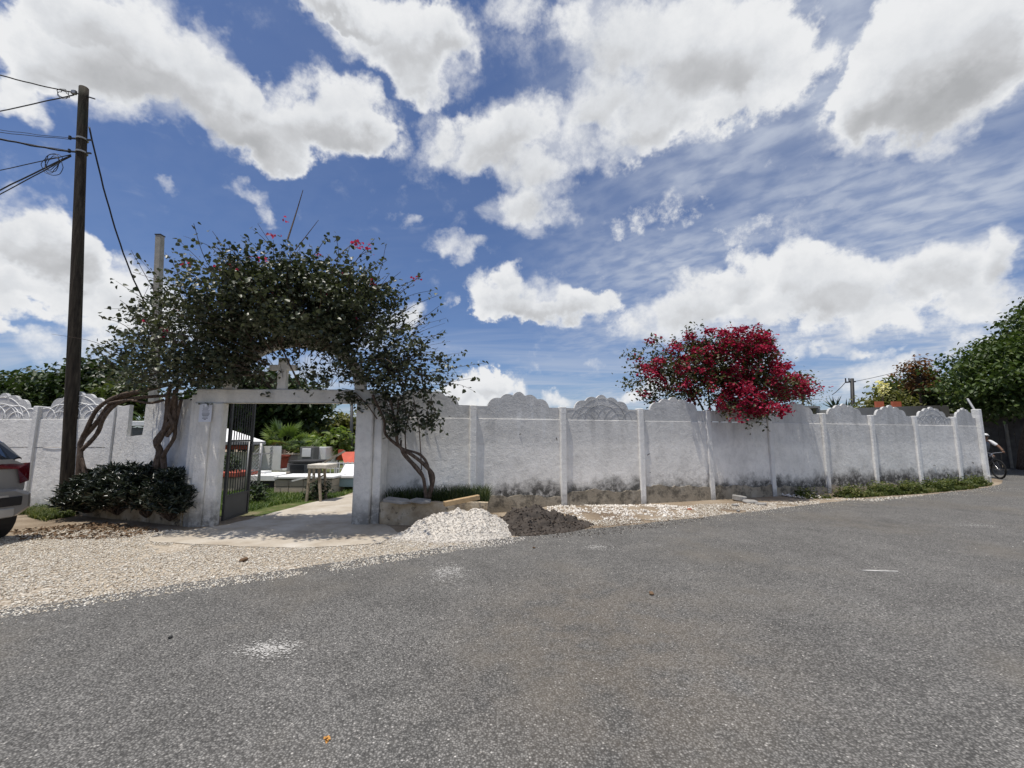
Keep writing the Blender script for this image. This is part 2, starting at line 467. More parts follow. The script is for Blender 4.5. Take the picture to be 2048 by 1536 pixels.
# asphalt: stones in dark binder, worn and dusty in places
T, b = mat('asphalt', .85, .25)
p = pos(T)
cell = T.new('ShaderNodeTexVoronoi'); T.put(cell.inputs['Vector'], p); cell.inputs['Scale'].default_value = 82
stone = T.sepxyz(cell.outputs['Color'])[0]
gap = T.smooth(cell.outputs['Distance'], .25, .75)
c = T.ramp(stone, [(0, (.085, .083, .079)), (.40, (.188, .183, .173)), (.80, (.248, .240, .227)), (.975, (.29, .28, .262)), (1, (.50, .48, .45))])
c = T.mix(T.math('MULTIPLY', gap, .72), c, (.055, .053, .050))
big = T.noise(p, .55, 5, .6); mid = T.noise(p, 3.0, 4, .6)
c = T.mix(T.smooth(big, .48, .72, 0, .55), c, (.135, .12, .098))
k = T.smooth(T.math('ADD', T.math('MULTIPLY', mid, .5), T.math('MULTIPLY', T.noise(p, 1.1, 3, .5), .5)), .32, .68, .80, 1.25, 'LINEAR')
c = T.vmath('MULTIPLY', c, T.comb(k, k, k))
# warm brown oil-free worn patch and dust swept along the verge
w1 = T.smooth(T.vmath('DISTANCE', T.vmath('MULTIPLY', p, (1, .8, 0)), (.75, 2.75, 0)), 1.7, .3, 0, .34)
c = T.mix(T.math('MULTIPLY', w1, T.smooth(mid, .3, .6)), c, (.17, .135, .095))
T.put(b.inputs['Base Color'], c)
h = T.math('SUBTRACT', T.math('MULTIPLY', stone, .5), gap)
bump(T, b, h, .7, .008)

# limestone gravel and dust
T, b = mat('gravel', .95, .15)
p = pos(T)
cell = T.new('ShaderNodeTexVoronoi'); T.put(cell.inputs['Vector'], p); cell.inputs['Scale'].default_value = 34
sv = T.sepxyz(cell.outputs['Color'])[0]
c = T.ramp(sv, [(0, (.34, .285, .22)), (.35, (.50, .44, .36)), (.75, (.63, .58, .50)), (1, (.76, .72, .65))])
c = T.mix(T.smooth(cell.outputs['Distance'], .3, .8, 0, .75), c, (.27, .215, .155))
c = T.mix(T.smooth(T.noise(p, 1.3, 5, .6), .42, .68, 0, .75), c, (.46, .39, .30))
T.put(b.inputs['Base Color'], c)
bump(T, b, T.math('ADD', T.math('MULTIPLY', cell.outputs['Distance'], -1.0), T.noise(p, 9, 4, .6)), .9, .02)

T, b = mat('stone_chip', .9, .2)
a = T.new('ShaderNodeAttribute', attribute_name='rnd').outputs['Fac']
T.put(b.inputs['Base Color'], T.ramp(a, [(0, (.22, .175, .13)), (.15, (.46, .40, .32)), (.55, (.64, .59, .51)), (1, (.80, .77, .70))]))
T, b = mat('white_chip', .9, .2)
a = T.new('ShaderNodeAttribute', attribute_name='rnd').outputs['Fac']
T.put(b.inputs['Base Color'], T.ramp(a, [(0, (.34, .30, .25)), (.2, (.55, .50, .44)), (.6, (.68, .635, .57)), (1, (.80, .77, .72))]))
T, b = mat('soil_clod', .95, .1)
a = T.new('ShaderNodeAttribute', attribute_name='rnd').outputs['Fac']
T.put(b.inputs['Base Color'], T.ramp(a, [(0, (.045, .036, .03)), (.6, (.085, .068, .056)), (1, (.15, .125, .105))]))
plain('pile_white', (.60, .56, .50), .95, .1, .15, 14, bmp=.8, grain=70)
plain('pile_soil', (.072, .062, .054), .95, .1, .45, 9, bmp=1.0, grain=24)
# bare sandy earth, drifting into gravel and grass
T, b = mat('earth', .95, .1)
p = pos(T)
n1 = T.noise(p, .9, 5, .6); n2 = T.noise(p, 25, 4, .65)
c = T.ramp(n1, [(.3, (.16, .12, .085)), (.5, (.27, .215, .155)), (.7, (.38, .32, .25))])
c = T.mix(T.smooth(n2, .55, .75, 0, .7), c, (.58, .52, .44))
c = T.mix(T.smooth(n2, .42, .28, 0, .5), c, (.15, .11, .075))
T.put(b.inputs['Base Color'], c); bump(T, b, T.math('ADD', n1, n2), .7, .03)
# cemetery lawn soil
T, b = mat('lawn_soil', .95, .1)
p = pos(T)
c = T.ramp(T.noise(p, 1.6, 5, .65), [(.35, (.26, .21, .14)), (.5, (.10, .12, .04)), (.7, (.055, .095, .022))])
T.put(b.inputs['Base Color'], c); bump(T, b, T.noise(p, 30, 3, .7), .8, .03)
# poured concrete path
T, b = mat('path_concrete', .9, .2)
p = pos(T)
n1 = T.noise(p, 1.4, 6, .65)
c = T.ramp(n1, [(.3, (.34, .285, .22)), (.5, (.45, .40, .33)), (.72, (.56, .52, .46))])
c = T.mix(T.smooth(T.noise(p, 7, 5, .7), .55, .72, 0, .6), c, (.34, .28, .21))
T.put(b.inputs['Base Color'], c); bump(T, b, T.noise(p, 40, 4, .6), .4, .01)

# lime-washed plaster with mould climbing from the ground and rain streaks from the top
def plaster(name, base, mould=1.0, low=.22, high=.62, streak=.3, blot=(.36, .37, .38), var=1.0):
    T, b = mat(name, .9, .15)
    p = pos(T)
    x, y, z = T.sepxyz(p)
    n1 = T.noise(p, 1.7, 5, .6); n2 = T.noise(p, 9.0, 5, .65); n3 = T.noise(p, 48, 3, .6)
    along = T.comb(T.math('MULTIPLY', x, 2.6), T.math('MULTIPLY', y, 2.6), T.math('MULTIPLY', z, .45))
    st = T.noise(along, 1.6, 5, .6)
    oi = T.new('ShaderNodeObjectInfo').outputs['Random']
    p = T.vmath('ADD', p, T.comb(T.math('MULTIPLY', oi, 31.0), T.math('MULTIPLY', oi, 17.0), 0.0))
    k = T.smooth(T.math('ADD', T.math('MULTIPLY', n1, .55), T.math('MULTIPLY', n2, .45)), .34, .66, 1 - .26 * var, 1 + .14 * var, 'LINEAR')
    k = T.math('MULTIPLY', k, T.smooth(oi, 0, 1, .93, 1.05, 'LINEAR'))
    c = T.vmath('MULTIPLY', base, T.comb(k, k, k))
    c = T.mix(T.math('MULTIPLY', T.smooth(n2, .50, .72), .26), c, blot)
    zz = T.math('ADD', z, T.math('MULTIPLY', T.math('SUBTRACT', n1, .5), 1.1))
    c = T.mix(T.math('MULTIPLY', T.smooth(zz, 1.22, 1.52), streak), c, (.30, .31, .325))
    c = T.mix(T.math('MULTIPLY', T.math('MULTIPLY', T.smooth(st, .50, .68), T.smooth(z, .6, 1.9)), streak * .8), c, (.24, .24, .235))
    c = T.mix(T.math('MULTIPLY', T.math('MULTIPLY', T.smooth(st, .42, .30), T.smooth(z, .3, 1.6)), .35), c, (.80, .80, .79))
    zm = T.math('ADD', z, T.math('MULTIPLY', T.math('SUBTRACT', T.noise(p, 1.5, 6, .72), .5), 1.15))
    zm = T.math('ADD', zm, T.math('MULTIPLY', T.math('SUBTRACT', n2, .5), .35))
    mo = T.math('MULTIPLY', T.smooth(zm, high, low), T.smooth(n2, .30, .55, .30, 1.0))
    c = T.mix(T.math('MULTIPLY', mo, mould), c, (.075, .072, .066))
    T.put(b.inputs['Base Color'], c)
    bump(T, b, T.math('ADD', T.math('MULTIPLY', n2, 1.4), T.math('MULTIPLY', n3, .7)), .55, .022)
plaster('plaster', (.91, .88, .825), .97, .30, .66)
plaster('plaster_left', (.86, .84, .80), .45, .05, .35, .15)
plaster('plaster_gate', (.92, .885, .815), .75, .10, .62, .22, (.45, .43, .39))
plaster('post_paint', (.84, .825, .79), .6, .02, .35, .12, (.5, .49, .47), .45)
plaster('cap_paint', (.74, .725, .695), .0, .0, .1, .35, (.33, .325, .31))
plaster('cap_paint_left', (.66, .655, .645), .0, .0, .1, .2, (.36, .355, .34))
plain('relief_paint', (.60, .595, .58), .85, .2, .2, 12)
plain('relief_paint_left', (.84, .835, .82), .8, .2, .1, 12)
T, b = mat('plinth', .95, .1)
p = pos(T)
n2 = T.noise(p, 5, 6, .7)
c = T.ramp(T.noise(p, 2.2, 5, .6), [(.3, (.27, .235, .18)), (.55, (.38, .335, .265)), (.75, (.45, .42, .36))])
c = T.mix(T.smooth(n2, .46, .66, 0, .8), c, (.085, .078, .066))
T.put(b.inputs['Base Color'], c); bump(T, b, T.noise(p, 30, 4, .7), .7, .02)
T, b = mat('planter_concrete', .95, .1)
p = pos(T)
c = T.ramp(T.noise(p, 3.2, 6, .65), [(.3, (.26, .20, .13)), (.5, (.46, .38, .27)), (.7, (.58, .52, .42))])
c = T.mix(T.smooth(T.noise(p, 8, 6, .7), .53, .66, 0, .85), c, (.06, .055, .045))
T.put(b.inputs['Base Color'], c); bump(T, b, T.noise(p, 26, 4, .7), .6, .02)

T, b = mat('bark', .9, .15)
p = pos(T); x, y, z = T.sepxyz(p)
n1 = T.noise(T.comb(T.math('MULTIPLY', x, 3), T.math('MULTIPLY', y, 3), z), 9, 5, .65)
T.put(b.inputs['Base Color'], T.ramp(n1, [(.3, (.055, .038, .028)), (.55, (.135, .10, .078)), (.75, (.25, .205, .17))])); bump(T, b, n1, .9, .03)
T, b = mat('pole_wood', .85, .2)
p = pos(T); x, y, z = T.sepxyz(p)
n1 = T.noise(T.comb(T.math('MULTIPLY', x, 14), T.math('MULTIPLY', y, 14), z), 1.6, 6, .65)
n2 = T.noise(p, 1.5, 4, .6)
c = T.ramp(n1, [(.3, (.013, .010, .008)), (.52, (.038, .030, .022)), (.75, (.085, .072, .053))])
c = T.mix(T.smooth(n2, .5, .7, 0, .6), c, (.03, .034, .022))
T.put(b.inputs['Base Color'], c); bump(T, b, n1, .8, .03)
plain('dead_twig', (.12, .095, .075), .9, .1)
plain('pole_grey', (.30, .285, .255), .9, .15, .25, 4, bmp=.5)
plain('wire_black', (.016, .016, .018), .55, .4, .1)
plain('steel_dark', (.028, .028, .03), .5, .5, .3, 8)
plain('steel_panel', (.05, .05, .052), .55, .5, .25, 4)
plain('galvanised', (.34, .34, .34), .5, .5, .2, 9, metal=.5)
plain('paper', (.66, .68, .74), .8, .2, .05)
plain('ink', (.06, .06, .08), .8, .2, .05)
plain('timber', (.42, .30, .17), .85, .15, .25, 9, bmp=.6, grain=40)
plain('timber_old', (.30, .255, .20), .9, .1, .3, 9, bmp=.6)
plain('slab_grey', (.30, .29, .275), .9, .15, .3, 6, bmp=.6)
plain('rubble_white', (.66, .62, .55), .95, .1, .2, 9, bmp=.8)
plain('brick_red', (.30, .10, .06), .9, .1, .3, 20, bmp=.5)
plain('tomb_white', (.78, .78, .77), .75, .25, .1, 4)
plain('tomb_beige', (.44, .385, .32), .9, .15, .15, 5, bmp=.3)
plain('tomb_grey', (.17, .17, .165), .85, .2, .25, 5, bmp=.3)
plain('tomb_dark', (.045, .045, .045), .8, .2, .3, 5)
plain('tomb_red', (.36, .085, .055), .75, .25, .2, 4)
plain('tomb_blue', (.30, .41, .47), .8, .2, .12, 4)
plain('roof_white', (.80, .80, .79), .6, .3, .06, 3)
plain('roof_red', (.50, .10, .06), .7, .3, .15, 5)
plain('house_grey', (.25, .245, .235), .9, .15, .12, 1.2)
plain('terracotta', (.46, .13, .07), .8, .2, .15, 5)
plain('fence_dark', (.13, .122, .115), .85, .15, .35, 3, bmp=.4)
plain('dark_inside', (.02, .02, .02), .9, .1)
plain('leaf_litter', (.15, .098, .06), .85, .15, .3, 20)
plain('leaf_orange', (.55, .28, .08), .8, .2, .2, 20)
plain('cactus_green', (.045, .075, .04), .5, .4, .3, 5)
plain('chalk', (.44, .43, .41), .95, .1, .25, 20)
# car
T, b = plain('car_paint', (.36, .35, .34), .32, .5, .02, 2, metal=.45); b.inputs['Coat Weight'].default_value = .7
T, b = plain('car_glass', (.012, .016, .022), .06, .6, .02)
T, b = plain('car_lamp', (.085, .004, .008), .15, .6, .05); b.inputs['Coat Weight'].default_value = .6
plain('car_plastic', (.018, .018, .019), .6, .4, .1)
plain('car_silver', (.62, .61, .59), .35, .5, .05, metal=.6)
plain('tyre', (.014, .014, .014), .85, .25, .2, 20)
plain('rim', (.22, .22, .22), .4, .5, .1, metal=.8)
plain('plate', (.06, .06, .065), .5, .4, .1)
# rider
plain('skin', (.20, .115, .075), .6, .35, .05)
plain('shirt_white', (.78, .78, .77), .85, .2, .05)
plain('shirt_grey', (.12, .13, .145), .85, .2, .1)
plain('trousers', (.05, .055, .075), .85, .2, .15)
plain('shoe', (.03, .03, .03), .7, .3)
plain('hair', (.015, .012, .01), .7, .3)
plain('bike_black', (.022, .022, .024), .4, .5)
plain('bike_steel', (.35, .35, .36), .35, .5, metal=.7)
# plants
foliage('vine_leaf', [(0, (.020, .028, .015)), (.35, (.042, .054, .028)), (.75, (.085, .098, .055)), (1, (.105, .12, .065))], .44, .16, .55)
foliage('vine_flower', [(0, (.28, .02, .05)), (1, (.62, .05, .14))], .6, .4, tint=(1.1, 1, 1))
foliage('bract_red', [(0, (.13, .010, .022)), (.4, (.28, .014, .042)), (.75, (.45, .022, .075)), (1, (.64, .07, .16))], .6, .40, .3, 1.6, (1.1, 1, 1))
foliage('bush_leaf', [(0, (.030, .040, .015)), (.5, (.062, .070, .027)), (1, (.13, .12, .05))], .45, .25)
foliage('shrub_leaf', [(0, (.010, .016, .011)), (.5, (.024, .034, .023)), (1, (.07, .085, .065))], .34, .10, .6)
foliage('mango_leaf', [(0, (.022, .040, .010)), (.5, (.052, .085, .020)), (.85, (.095, .135, .036)), (1, (.17, .20, .08))], .5, .24, .38, .7)
foliage('dark_leaf', [(0, (.014, .026, .010)), (.5, (.030, .052, .018)), (1, (.070, .10, .035))], .5, .2, .4, .5)
foliage('mid_leaf', [(0, (.035, .055, .016)), (.5, (.065, .090, .026)), (1, (.13, .15, .05))], .5, .25, .4, .5)
foliage('olive_leaf', [(0, (.07, .075, .022)), (.5, (.12, .125, .038)), (1, (.20, .19, .07))], .6, .3, .3, .5)
foliage('rust_leaf', [(0, (.07, .055, .022)), (.5, (.16, .075, .035)), (1, (.27, .12, .06))], .6, .3, .3, 1.5)
foliage('bright_leaf', [(0, (.07, .11, .022)), (.5, (.13, .19, .045)), (1, (.26, .31, .10))], .4, .35)
foliage('palm_leaf', [(0, (.045, .085, .018)), (.5, (.095, .15, .03)), (1, (.20, .25, .065))], .42, .3)
foliage('grass_blade', [(0, (.040, .060, .016)), (.45, (.078, .105, .028)), (.75, (.14, .16, .05)), (1, (.36, .31, .16))], .55, .3, .3, 1.5)
foliage('lawn_blade', [(0, (.035, .065, .014)), (.5, (.070, .12, .026)), (.85, (.13, .18, .045)), (1, (.25, .25, .10))], .55, .3, .3, 1.5)
foliage('dark_grass', [(0, (.016, .030, .010)), (.6, (.036, .058, .018)), (1, (.11, .12, .04))], .55, .25, .3)
foliage('yellow_flower', [(0, (.72, .62, .25)), (1, (.85, .82, .62))], .6, .4)

# ------------------------------------------------------------------ ground, road, verge, path
def sheet(name, outline, z, material, holes=None, cell=None):
    """flat sheet from an outline of ground points"""
    mb = MB(); mb.add([(p[0], p[1], z) for p in outline], [tuple(range(len(outline)))])
    o = mb.top(name, material, kind='structure')
    return o
def ragged(pts, step=.12, amp=.05, seed=0, close=False):
    out = []; t = seed * 10.0
    for a, b in zip(pts[:-1], pts[1:]):
        a, b = Vector((a[0], a[1])), Vector((b[0], b[1])); L = (b - a).length; n = max(1, int(L / step)); nrm = Vector((-(b - a).y, (b - a).x)).normalized()
        for i in range(n):
            t += step
            out.append(a.lerp(b, i / n) + nrm * (wnoise(t * 2.2, seed) * amp + wnoise(t * 9.0, seed + 3) * amp * .45))
    out.append(Vector((pts[-1][0], pts[-1][1])))
    return out
g = MB(); g.add([(-900, -60, 0), (900, -60, 0), (900, 1800, 0), (-900, 1800, 0)], [(0, 1, 2, 3)])
g.top('ground', M['earth'], kind='structure')
# road: its far edge runs from the lower left along the wall and round the corner
edge_px = [(-900, 1352), (-300, 1268), (0, 1222), (300, 1178), (700, 1122), (1000, 1078), (1150, 1062), (1400, 1036), (1560, 1016), (1700, 1001), (1850, 990), (1945, 980), (1990, 972), (2006, 966), (2004, 961), (1990, 957)]
edge = [G(*p) for p in edge_px]
edge[0] = Vector((-30, edge[1].y - (edge[1].x + 30) * (edge[2].y - edge[1].y) / (edge[2].x - edge[1].x) * 1.0, 0))
er = ragged(edge, .10, .035, 2)
road_poly = er + [Vector((15.2, 18.0)), Vector((14.5, 24.0)), Vector((17.0, 25.0)), Vector((24.5, 21.6)), Vector((70, 34)), Vector((70, -40)), Vector((-60, -40)), Vector((-60, er[0].y - 8))]
sheet('road', road_poly, .008, M['asphalt'])
# pale gravel verge between road and gate
vp = [(-700, 1250), (-300, 1205), (-300, 1085), (0, 1075), (120, 1060), (280, 1062), (420, 1062), (560, 1072), (760, 1075), (960, 1078)]
vg = [G(*p) for p in vp]
low = [G(985, 1092), G(700, 1140), G(300, 1195), G(0, 1240), G(-300, 1285), G(-700, 1330)]
sheet('gravel_verge', ragged(vg, .15, .06, 4) + low, .004, M['gravel'])
# concrete path through the gate into the cemetery
pl = [G(300, 1078), G(380, 1060), G(455, 1050), G(500, 1040), G(560, 1022), G(640, 1002), G(690, 992), P(740, 960, 13.5), P(830, 940, 16.5)]
pr = [P(930, 940, 16.5), P(860, 950, 13.5), P(770, 1020, 9.5), P(752, 1040, 7.9), G(770, 1050), G(800, 1070), G(760, 1088), G(640, 1096), G(500, 1096), G(300, 1084)]
for q in pl + pr: q.z = 0
sheet('path', ragged(pl, .2, .05, 5) + ragged(pr, .2, .04, 6), .012, M['path_concrete'])
# cemetery lawn behind the walls
lawn = [P(-400, 1000, 9.6), P(200, 1000, 9.4), P(370, 1000, 8.3), P(705, 1000, 8.7), P(945, 1000, 9.3), P(1500, 1000, 12.5), P(1900, 1000, 15.6), (19, 40), (-40, 40), (-40, 10)]
sheet('lawn', [Vector((p[0], p[1])) for p in lawn], .006, M['lawn_soil'])

# ------------------------------------------------------------------ precast boundary wall
K0 = P(945, 1000, 8.73); K0.z = 0
ANG = math.atan2(.6487, 1.90); PW = 2.008
SH, CB = 2.17, 1.90                      # shoulder height, underside of the cap
def cap_outline(w):
    c = w / 2
    j = [(-.74, SH), (-.70, SH), (-.42, SH + .175), (-.135, SH + .238), (.135, SH + .238), (.42, SH + .175), (.70, SH), (.74, SH)]
    b = [0, .075, .06, .085, .06, .075, 0]
    pts = [(.07, CB), (.07, SH)]
    for i in range(len(j) - 1):
        (x0, z0), (x1, z1) = j[i], j[i + 1]
        n = 8 if b[i] else 1
        L = math.hypot(x1 - x0, z1 - z0); nx, nz = -(z1 - z0) / L, (x1 - x0) / L
        for k in range(n):
            t = k / n; h = b[i] * 4 * t * (1 - t)
            pts.append((c + lerp(x0, x1, t) + nx * h, lerp(z0, z1, t) + nz * h))
    pts += [(c + .74, SH), (w - .07, SH), (w - .07, CB)]
    return pts
def inside(poly, x, z):
    r = False
    for (x0, z0), (x1, z1) in zip(poly, poly[1:] + poly[:1]):
        if (z0 > z) != (z1 > z) and x < (x1 - x0) * (z - z0) / (z1 - z0) + x0: r = not r
    return r
def cap_meshes(w, tagname, m_cap, m_rel, r=.008):
    o = cap_outline(w)
    me = MB().prism(o, .022, .085).mesh('cap_' + tagname, m_cap)
    mb = MB(); c = w / 2
    arcs = []
    for s in (-1, 1):
        for (cx, cz, rr) in ((.0, CB - .12, .62), (.0, CB - .1, .45), (.42, CB - .05, .36), (.42, CB - .05, .22), (.78, CB, .24), (.18, CB + .02, .30)):
            arcs.append((c + s * cx, cz, rr))
    for (cx, cz, rr) in arcs:
        run = []
        for k in range(0, 61):
            a = math.pi * k / 60
            x, z = cx + rr * math.cos(a) * 1.05, cz + rr * math.sin(a)
            ok = all(inside(o, x + dx, z + dz) for dx, dz in ((.02, 0), (-.02, 0), (0, .025), (0, -.012)))
            if ok: run.append((x, .020, z))
            if (not ok or k == 60) and run:
                if len(run) > 4: mb.tube(run[::2] if len(run) > 8 else run, r, 5)
                run = []
    rel = mb.mesh('relief_' + tagname, m_rel, smooth=True)
    return me, rel
def post_mesh(name, w, d0, d1, h, m, top=.85):
    return MB().prism([(-w / 2, d0), (w / 2, d0), (w / 2, d1), (-w / 2, d1)], -.1, h, 'xy').mesh(name, m, bevel=.012)
def panel_mesh(name, w, m, z1=CB, th=.10, joint=None):
    mb = MB()
    zs = [(-.1, z1)] if joint is None else [(-.1, joint - .004), (joint + .004, z1)]
    for za, zb in zs:
        mb.box((w / 2, th / 2 - (.004 if za > 0 else 0), (za + zb) / 2), (w - .12, th, zb - za))
    return mb.mesh(name, m, bevel=.006)
cap_me, rel_me = cap_meshes(PW, 'plain', M['cap_paint'], M['cap_paint'], .0028)
capl_me, rell_me = cap_meshes(PW, 'white', M['cap_paint_left'], M['relief_paint_left'], .011)
panel_me = panel_mesh('panel', PW, M['plaster'])
post_me = post_mesh('post', .135, -.05, .12, SH + .012, M['post_paint'])
wallR = thing('boundary_wall', 'long grey white precast wall with scalloped caps running from gateway to road corner', 'wall', K0, ANG)
for k in range(-1, 9):
    w_here = PW if k < 8 else PW * .64
    pn = link('panel', panel_me, wallR, (k * PW, 0, 0), None, (w_here / PW, 1, 1))
    if k >= 0: link('post', post_me, wallR, (k * PW, 0, R.uniform(-.012, .012)), (R.gauss(0, .006), R.gauss(0, .007), 0))
    cp = link('cap', cap_me, wallR, (k * PW, 0, R.uniform(-.010, .012)), (R.gauss(0, .006), 0, 0), (w_here / PW, 1, 1))
    link('relief', rel_me, cp, (0, .0 if k in (1, 7) else .0042, 0))
    # exposed footing with a broken upper edge, mould lines
    xs = np.linspace(.075, w_here - .075, 26)
    hh = {-1: .30, 0: .30, 1: .33, 2: .36, 3: .30, 4: .20, 5: .16, 6: .15, 7: .13, 8: .10}[k]
    top = [(x, max(.06, hh + .07 * wnoise(x * 1.5, k * 2.1) + .012 * wnoise(x * 13, k))) for x in xs]
    MB().prism([(xs[0] + k * PW, -.1)] + [(x + k * PW, z) for x, z in top] + [(xs[-1] + k * PW, -.1)], -.024, 0.001).part('footing', M['plinth'], wallR, world=False)
# taller end post at the corner with a return face
endx = 8 * PW + PW * .64
MB().prism([(endx - .04, -.10), (endx + .13, -.10), (endx + .13, .10), (endx - .04, .10)], -.1, 2.46, 'xy').part('end_post', M['post_paint'], wallR, world=False, bevel=.015)
MB().box((endx - .01, -.13, .10), (.07, .055, .34)).part('stub', M['post_paint'], wallR, world=False, bevel=.01)
# the wall turns the corner and runs back along the side street
wallS = thing('side_wall', 'plain plastered wall turning back behind the tall corner post', 'wall', Vector(K0) + Vector((math.cos(ANG), math.sin(ANG), 0)) * (endx + .08) + Vector((-math.sin(ANG), math.cos(ANG), 0)) * .17, ANG + math.pi / 2 + .10)
side_me = panel_mesh('side_panel', PW, M['plaster'])
for k in range(3): link('panel', side_me, wallS, (k * PW + .02, 0, 0)); 
for k in range(1, 4): link('post', post_me, wallS, (k * PW, 0, 0))

# left wall, whiter
L1 = P(208, 1000, 9.0); L0 = P(50, 1000, 9.2); L1.z = L0.z = 0
angL = math.atan2((L1 - L0).y, (L1 - L0).x); pwl = (L1 - L0).length
wallL = thing('boundary_wall', 'bright white precast wall with embossed scalloped caps behind the utility pole', 'wall', L0, angL)
panl_me = panel_mesh('panel_left', pwl, M['plaster_left'], joint=1.30)
for k in range(-3, 1):
    link('panel', panl_me, wallL, (k * pwl, 0, 0))
    link('post', post_me, wallL, (k * pwl, 0, R.uniform(-.01, .01)), (0, R.gauss(0, .008), 0))
    cp = link('cap', capl_me, wallL, (k * pwl, 0, R.uniform(-.01, .01)), None, (pwl / PW, 1, 1))
    link('relief', rell_me, cp)
link('post', post_me, wallL, (pwl, 0, 0))
# flaking joint on the panel behind the pole
MB().prism([(.25, 1.300), (.5, 1.296), (.8, 1.30), (.95, 1.302), (.8, 1.285), (.55, 1.262), (.4, 1.278)], -.010, .001).part('flaked_plaster', M['relief_paint_left'], wallL, world=False)

# plain plastered wall with a broken notch, between the left wall and the gate
C0 = L1 + Vector((.07, -.02, 0)); C1 = P(372, 1000, 7.78); C1.z = 0
angC = math.atan2((C1 - C0).y, (C1 - C0).x); lenC = (C1 - C0).length
wallC = thing('plaster_wall', 'plain white plastered wall with a narrow broken notch beside the gateway', 'wall', C0, angC)
# where the notch falls
def along_c(px):
    d = ray(px, 860); n = Vector((-math.sin(angC), math.cos(angC), 0))
    t = (C0 - Vector((0, 0, EYE))).dot(n) / d.dot(n)
    q = Vector((0, 0, EYE)) + d * t
    return (q - C0).dot(Vector((math.cos(angC), math.sin(angC), 0))), q.y
na, ny = along_c(254); nb, _ = along_c(286)
notch_z = EYE - (872 - 876) * ny / F
CT = 2.2
MB().prism([(0, -.1), (lenC, -.1), (lenC, CT + .02), (nb + .015, CT), (nb, CT - .2), (nb + .012, notch_z + .2), (nb - .01, notch_z + .02), (na + .08, notch_z - .012), (na - .015, notch_z - .03), (na + .01, notch_z + .22), (na - .008, CT - .1), (na, CT - .02), (0, CT - .05)], 0, .07).part('wall_body', M['plaster_left'], wallC, world=False)
for (x, w) in ((.35, .22), (1.3, .3)):
    pass

# ------------------------------------------------------------------ gateway: two piers, lintel, arch and cross
GY = 7.5
def gx(px, y=GY): return P(px, 1000, y).x
gate = thing('gateway', 'white concrete gateway with lintel, arch and cross under the vine', 'gateway', (gx(575), GY, 0))
XL0, XL1, XL2 = gx(370), gx(430), gx(430) + .004
XR0, XR1 = gx(707, 7.7), gx(752, 7.7)
LT, LB = 2.37, 2.10
pl_ = MB(); pl_.prism([(XL0, GY), (XL1, GY), (XL1, GY + .17), (XL0, GY + .17)], -.1, LB + .02, 'xy').part('pier', M['plaster_gate'], gate, bevel=.02)
MB().prism([(gx(382), GY - .035), (gx(408), GY - .035), (gx(408), GY - .001), (gx(382), GY - .001)], -.1, LB, 'xy').part('pilaster', M['plaster_gate'], gate, bevel=.012)
MB().prism([(XL0 - .10, GY + .06), (XL0 - .001, GY + .06), (XL0 - .001, GY + .24), (XL0 - .10, GY + .24)], -.1, LT - .1, 'xy').part('pilaster', M['plaster_gate'], gate, bevel=.012)
MB().prism([(XR0, GY + .13), (XR1 - .09, GY + .13), (XR1 - .09, GY + .33), (XR0, GY + .33)], -.1, LB + .02, 'xy').part('pier', M['plaster_gate'], gate, bevel=.02)
MB().prism([(XR1 - .089, GY + .20), (XR1 + .06, GY + .20), (XR1 + .06, GY + .6), (XR1 - .089, GY + .6)], -.1, LT - .08, 'xy').part('pilaster', M['plaster_gate'], gate, bevel=.012)
MB().add([(XL0 + .01, GY + .02, LB + .021), (XR1 - .1, GY + .15, LB + .021), (XR1 - .1, GY + .31, LB + .021), (XL0 + .01, GY + .19, LB + .021),
          (XL0 + .01, GY + .02, LT), (XR1 - .1, GY + .15, LT), (XR1 - .1, GY + .31, LT), (XL0 + .01, GY + .19, LT)],
         [(0, 1, 2, 3), (4, 5, 6, 7), (0, 1, 5, 4), (1, 2, 6, 5), (2, 3, 7, 6), (3, 0, 4, 7)]).part('lintel', M['plaster_gate'], gate, bevel=.015)
ac = (XL2 + XR0) / 2 + .02; arx = (XR0 - XL2) / 2 + .12
arc = []
for k in range(25):
    a = math.pi * k / 24; arc.append((ac + arx * math.cos(a), LT + .002 + .98 * math.sin(a)))
for k in range(24, -1, -1):
    a = math.pi * k / 24; arc.append((ac + (arx - .17) * math.cos(a), LT + .002 + .80 * math.sin(a)))
MB().prism(arc, GY + .08, GY + .25).part('arch', M['plaster_gate'], gate)
cx = P(572, 740, GY + .24).x
MB().prism([(cx - .08, LT + .002), (cx + .08, LT + .002), (cx + .08, LT + .35), (cx + .24, LT + .35), (cx + .24, LT + .45), (cx + .08, LT + .45), (cx + .08, LT + .58), (cx - .08, LT + .58), (cx - .08, LT + .45), (cx - .24, LT + .45), (cx - .24, LT + .35), (cx - .08, LT + .35)], GY + .11, GY + .20).part('cross', M['plaster_gate'], gate, bevel=.006)
# notice taped to the left pier
nt = thing('paper_notice', 'white printed paper notice taped to the gate pier by the shrubs', 'notice', (gx(395, GY - .04), GY - .039, 1.78))
nw, nh = .22, .31
MB().box((0, 0, nh / 2), (nw, .002, nh)).part('sheet', M['paper'], nt, world=False)
pr_ = MB()
for i, (w0, w1, t) in enumerate([(-.045, -.03, .012), (.03, .05, .012), (-.05, .06, .006), (-.055, .05, .006), (-.05, .045, .006), (-.06, .07, .006), (-.055, .06, .006), (-.06, .075, .008), (-.06, .07, .008), (-.05, .06, .010), (-.035, .045, .006), (-.05, .05, .010), (-.02, .02, .01)]):
    z = nh - .03 - max(0, i - 1) * .0215
    pr_.box(((w0 + w1) / 2, -.0018, z), (w1 - w0, .001, t))
pr_.part('print', M['ink'], nt, world=False)

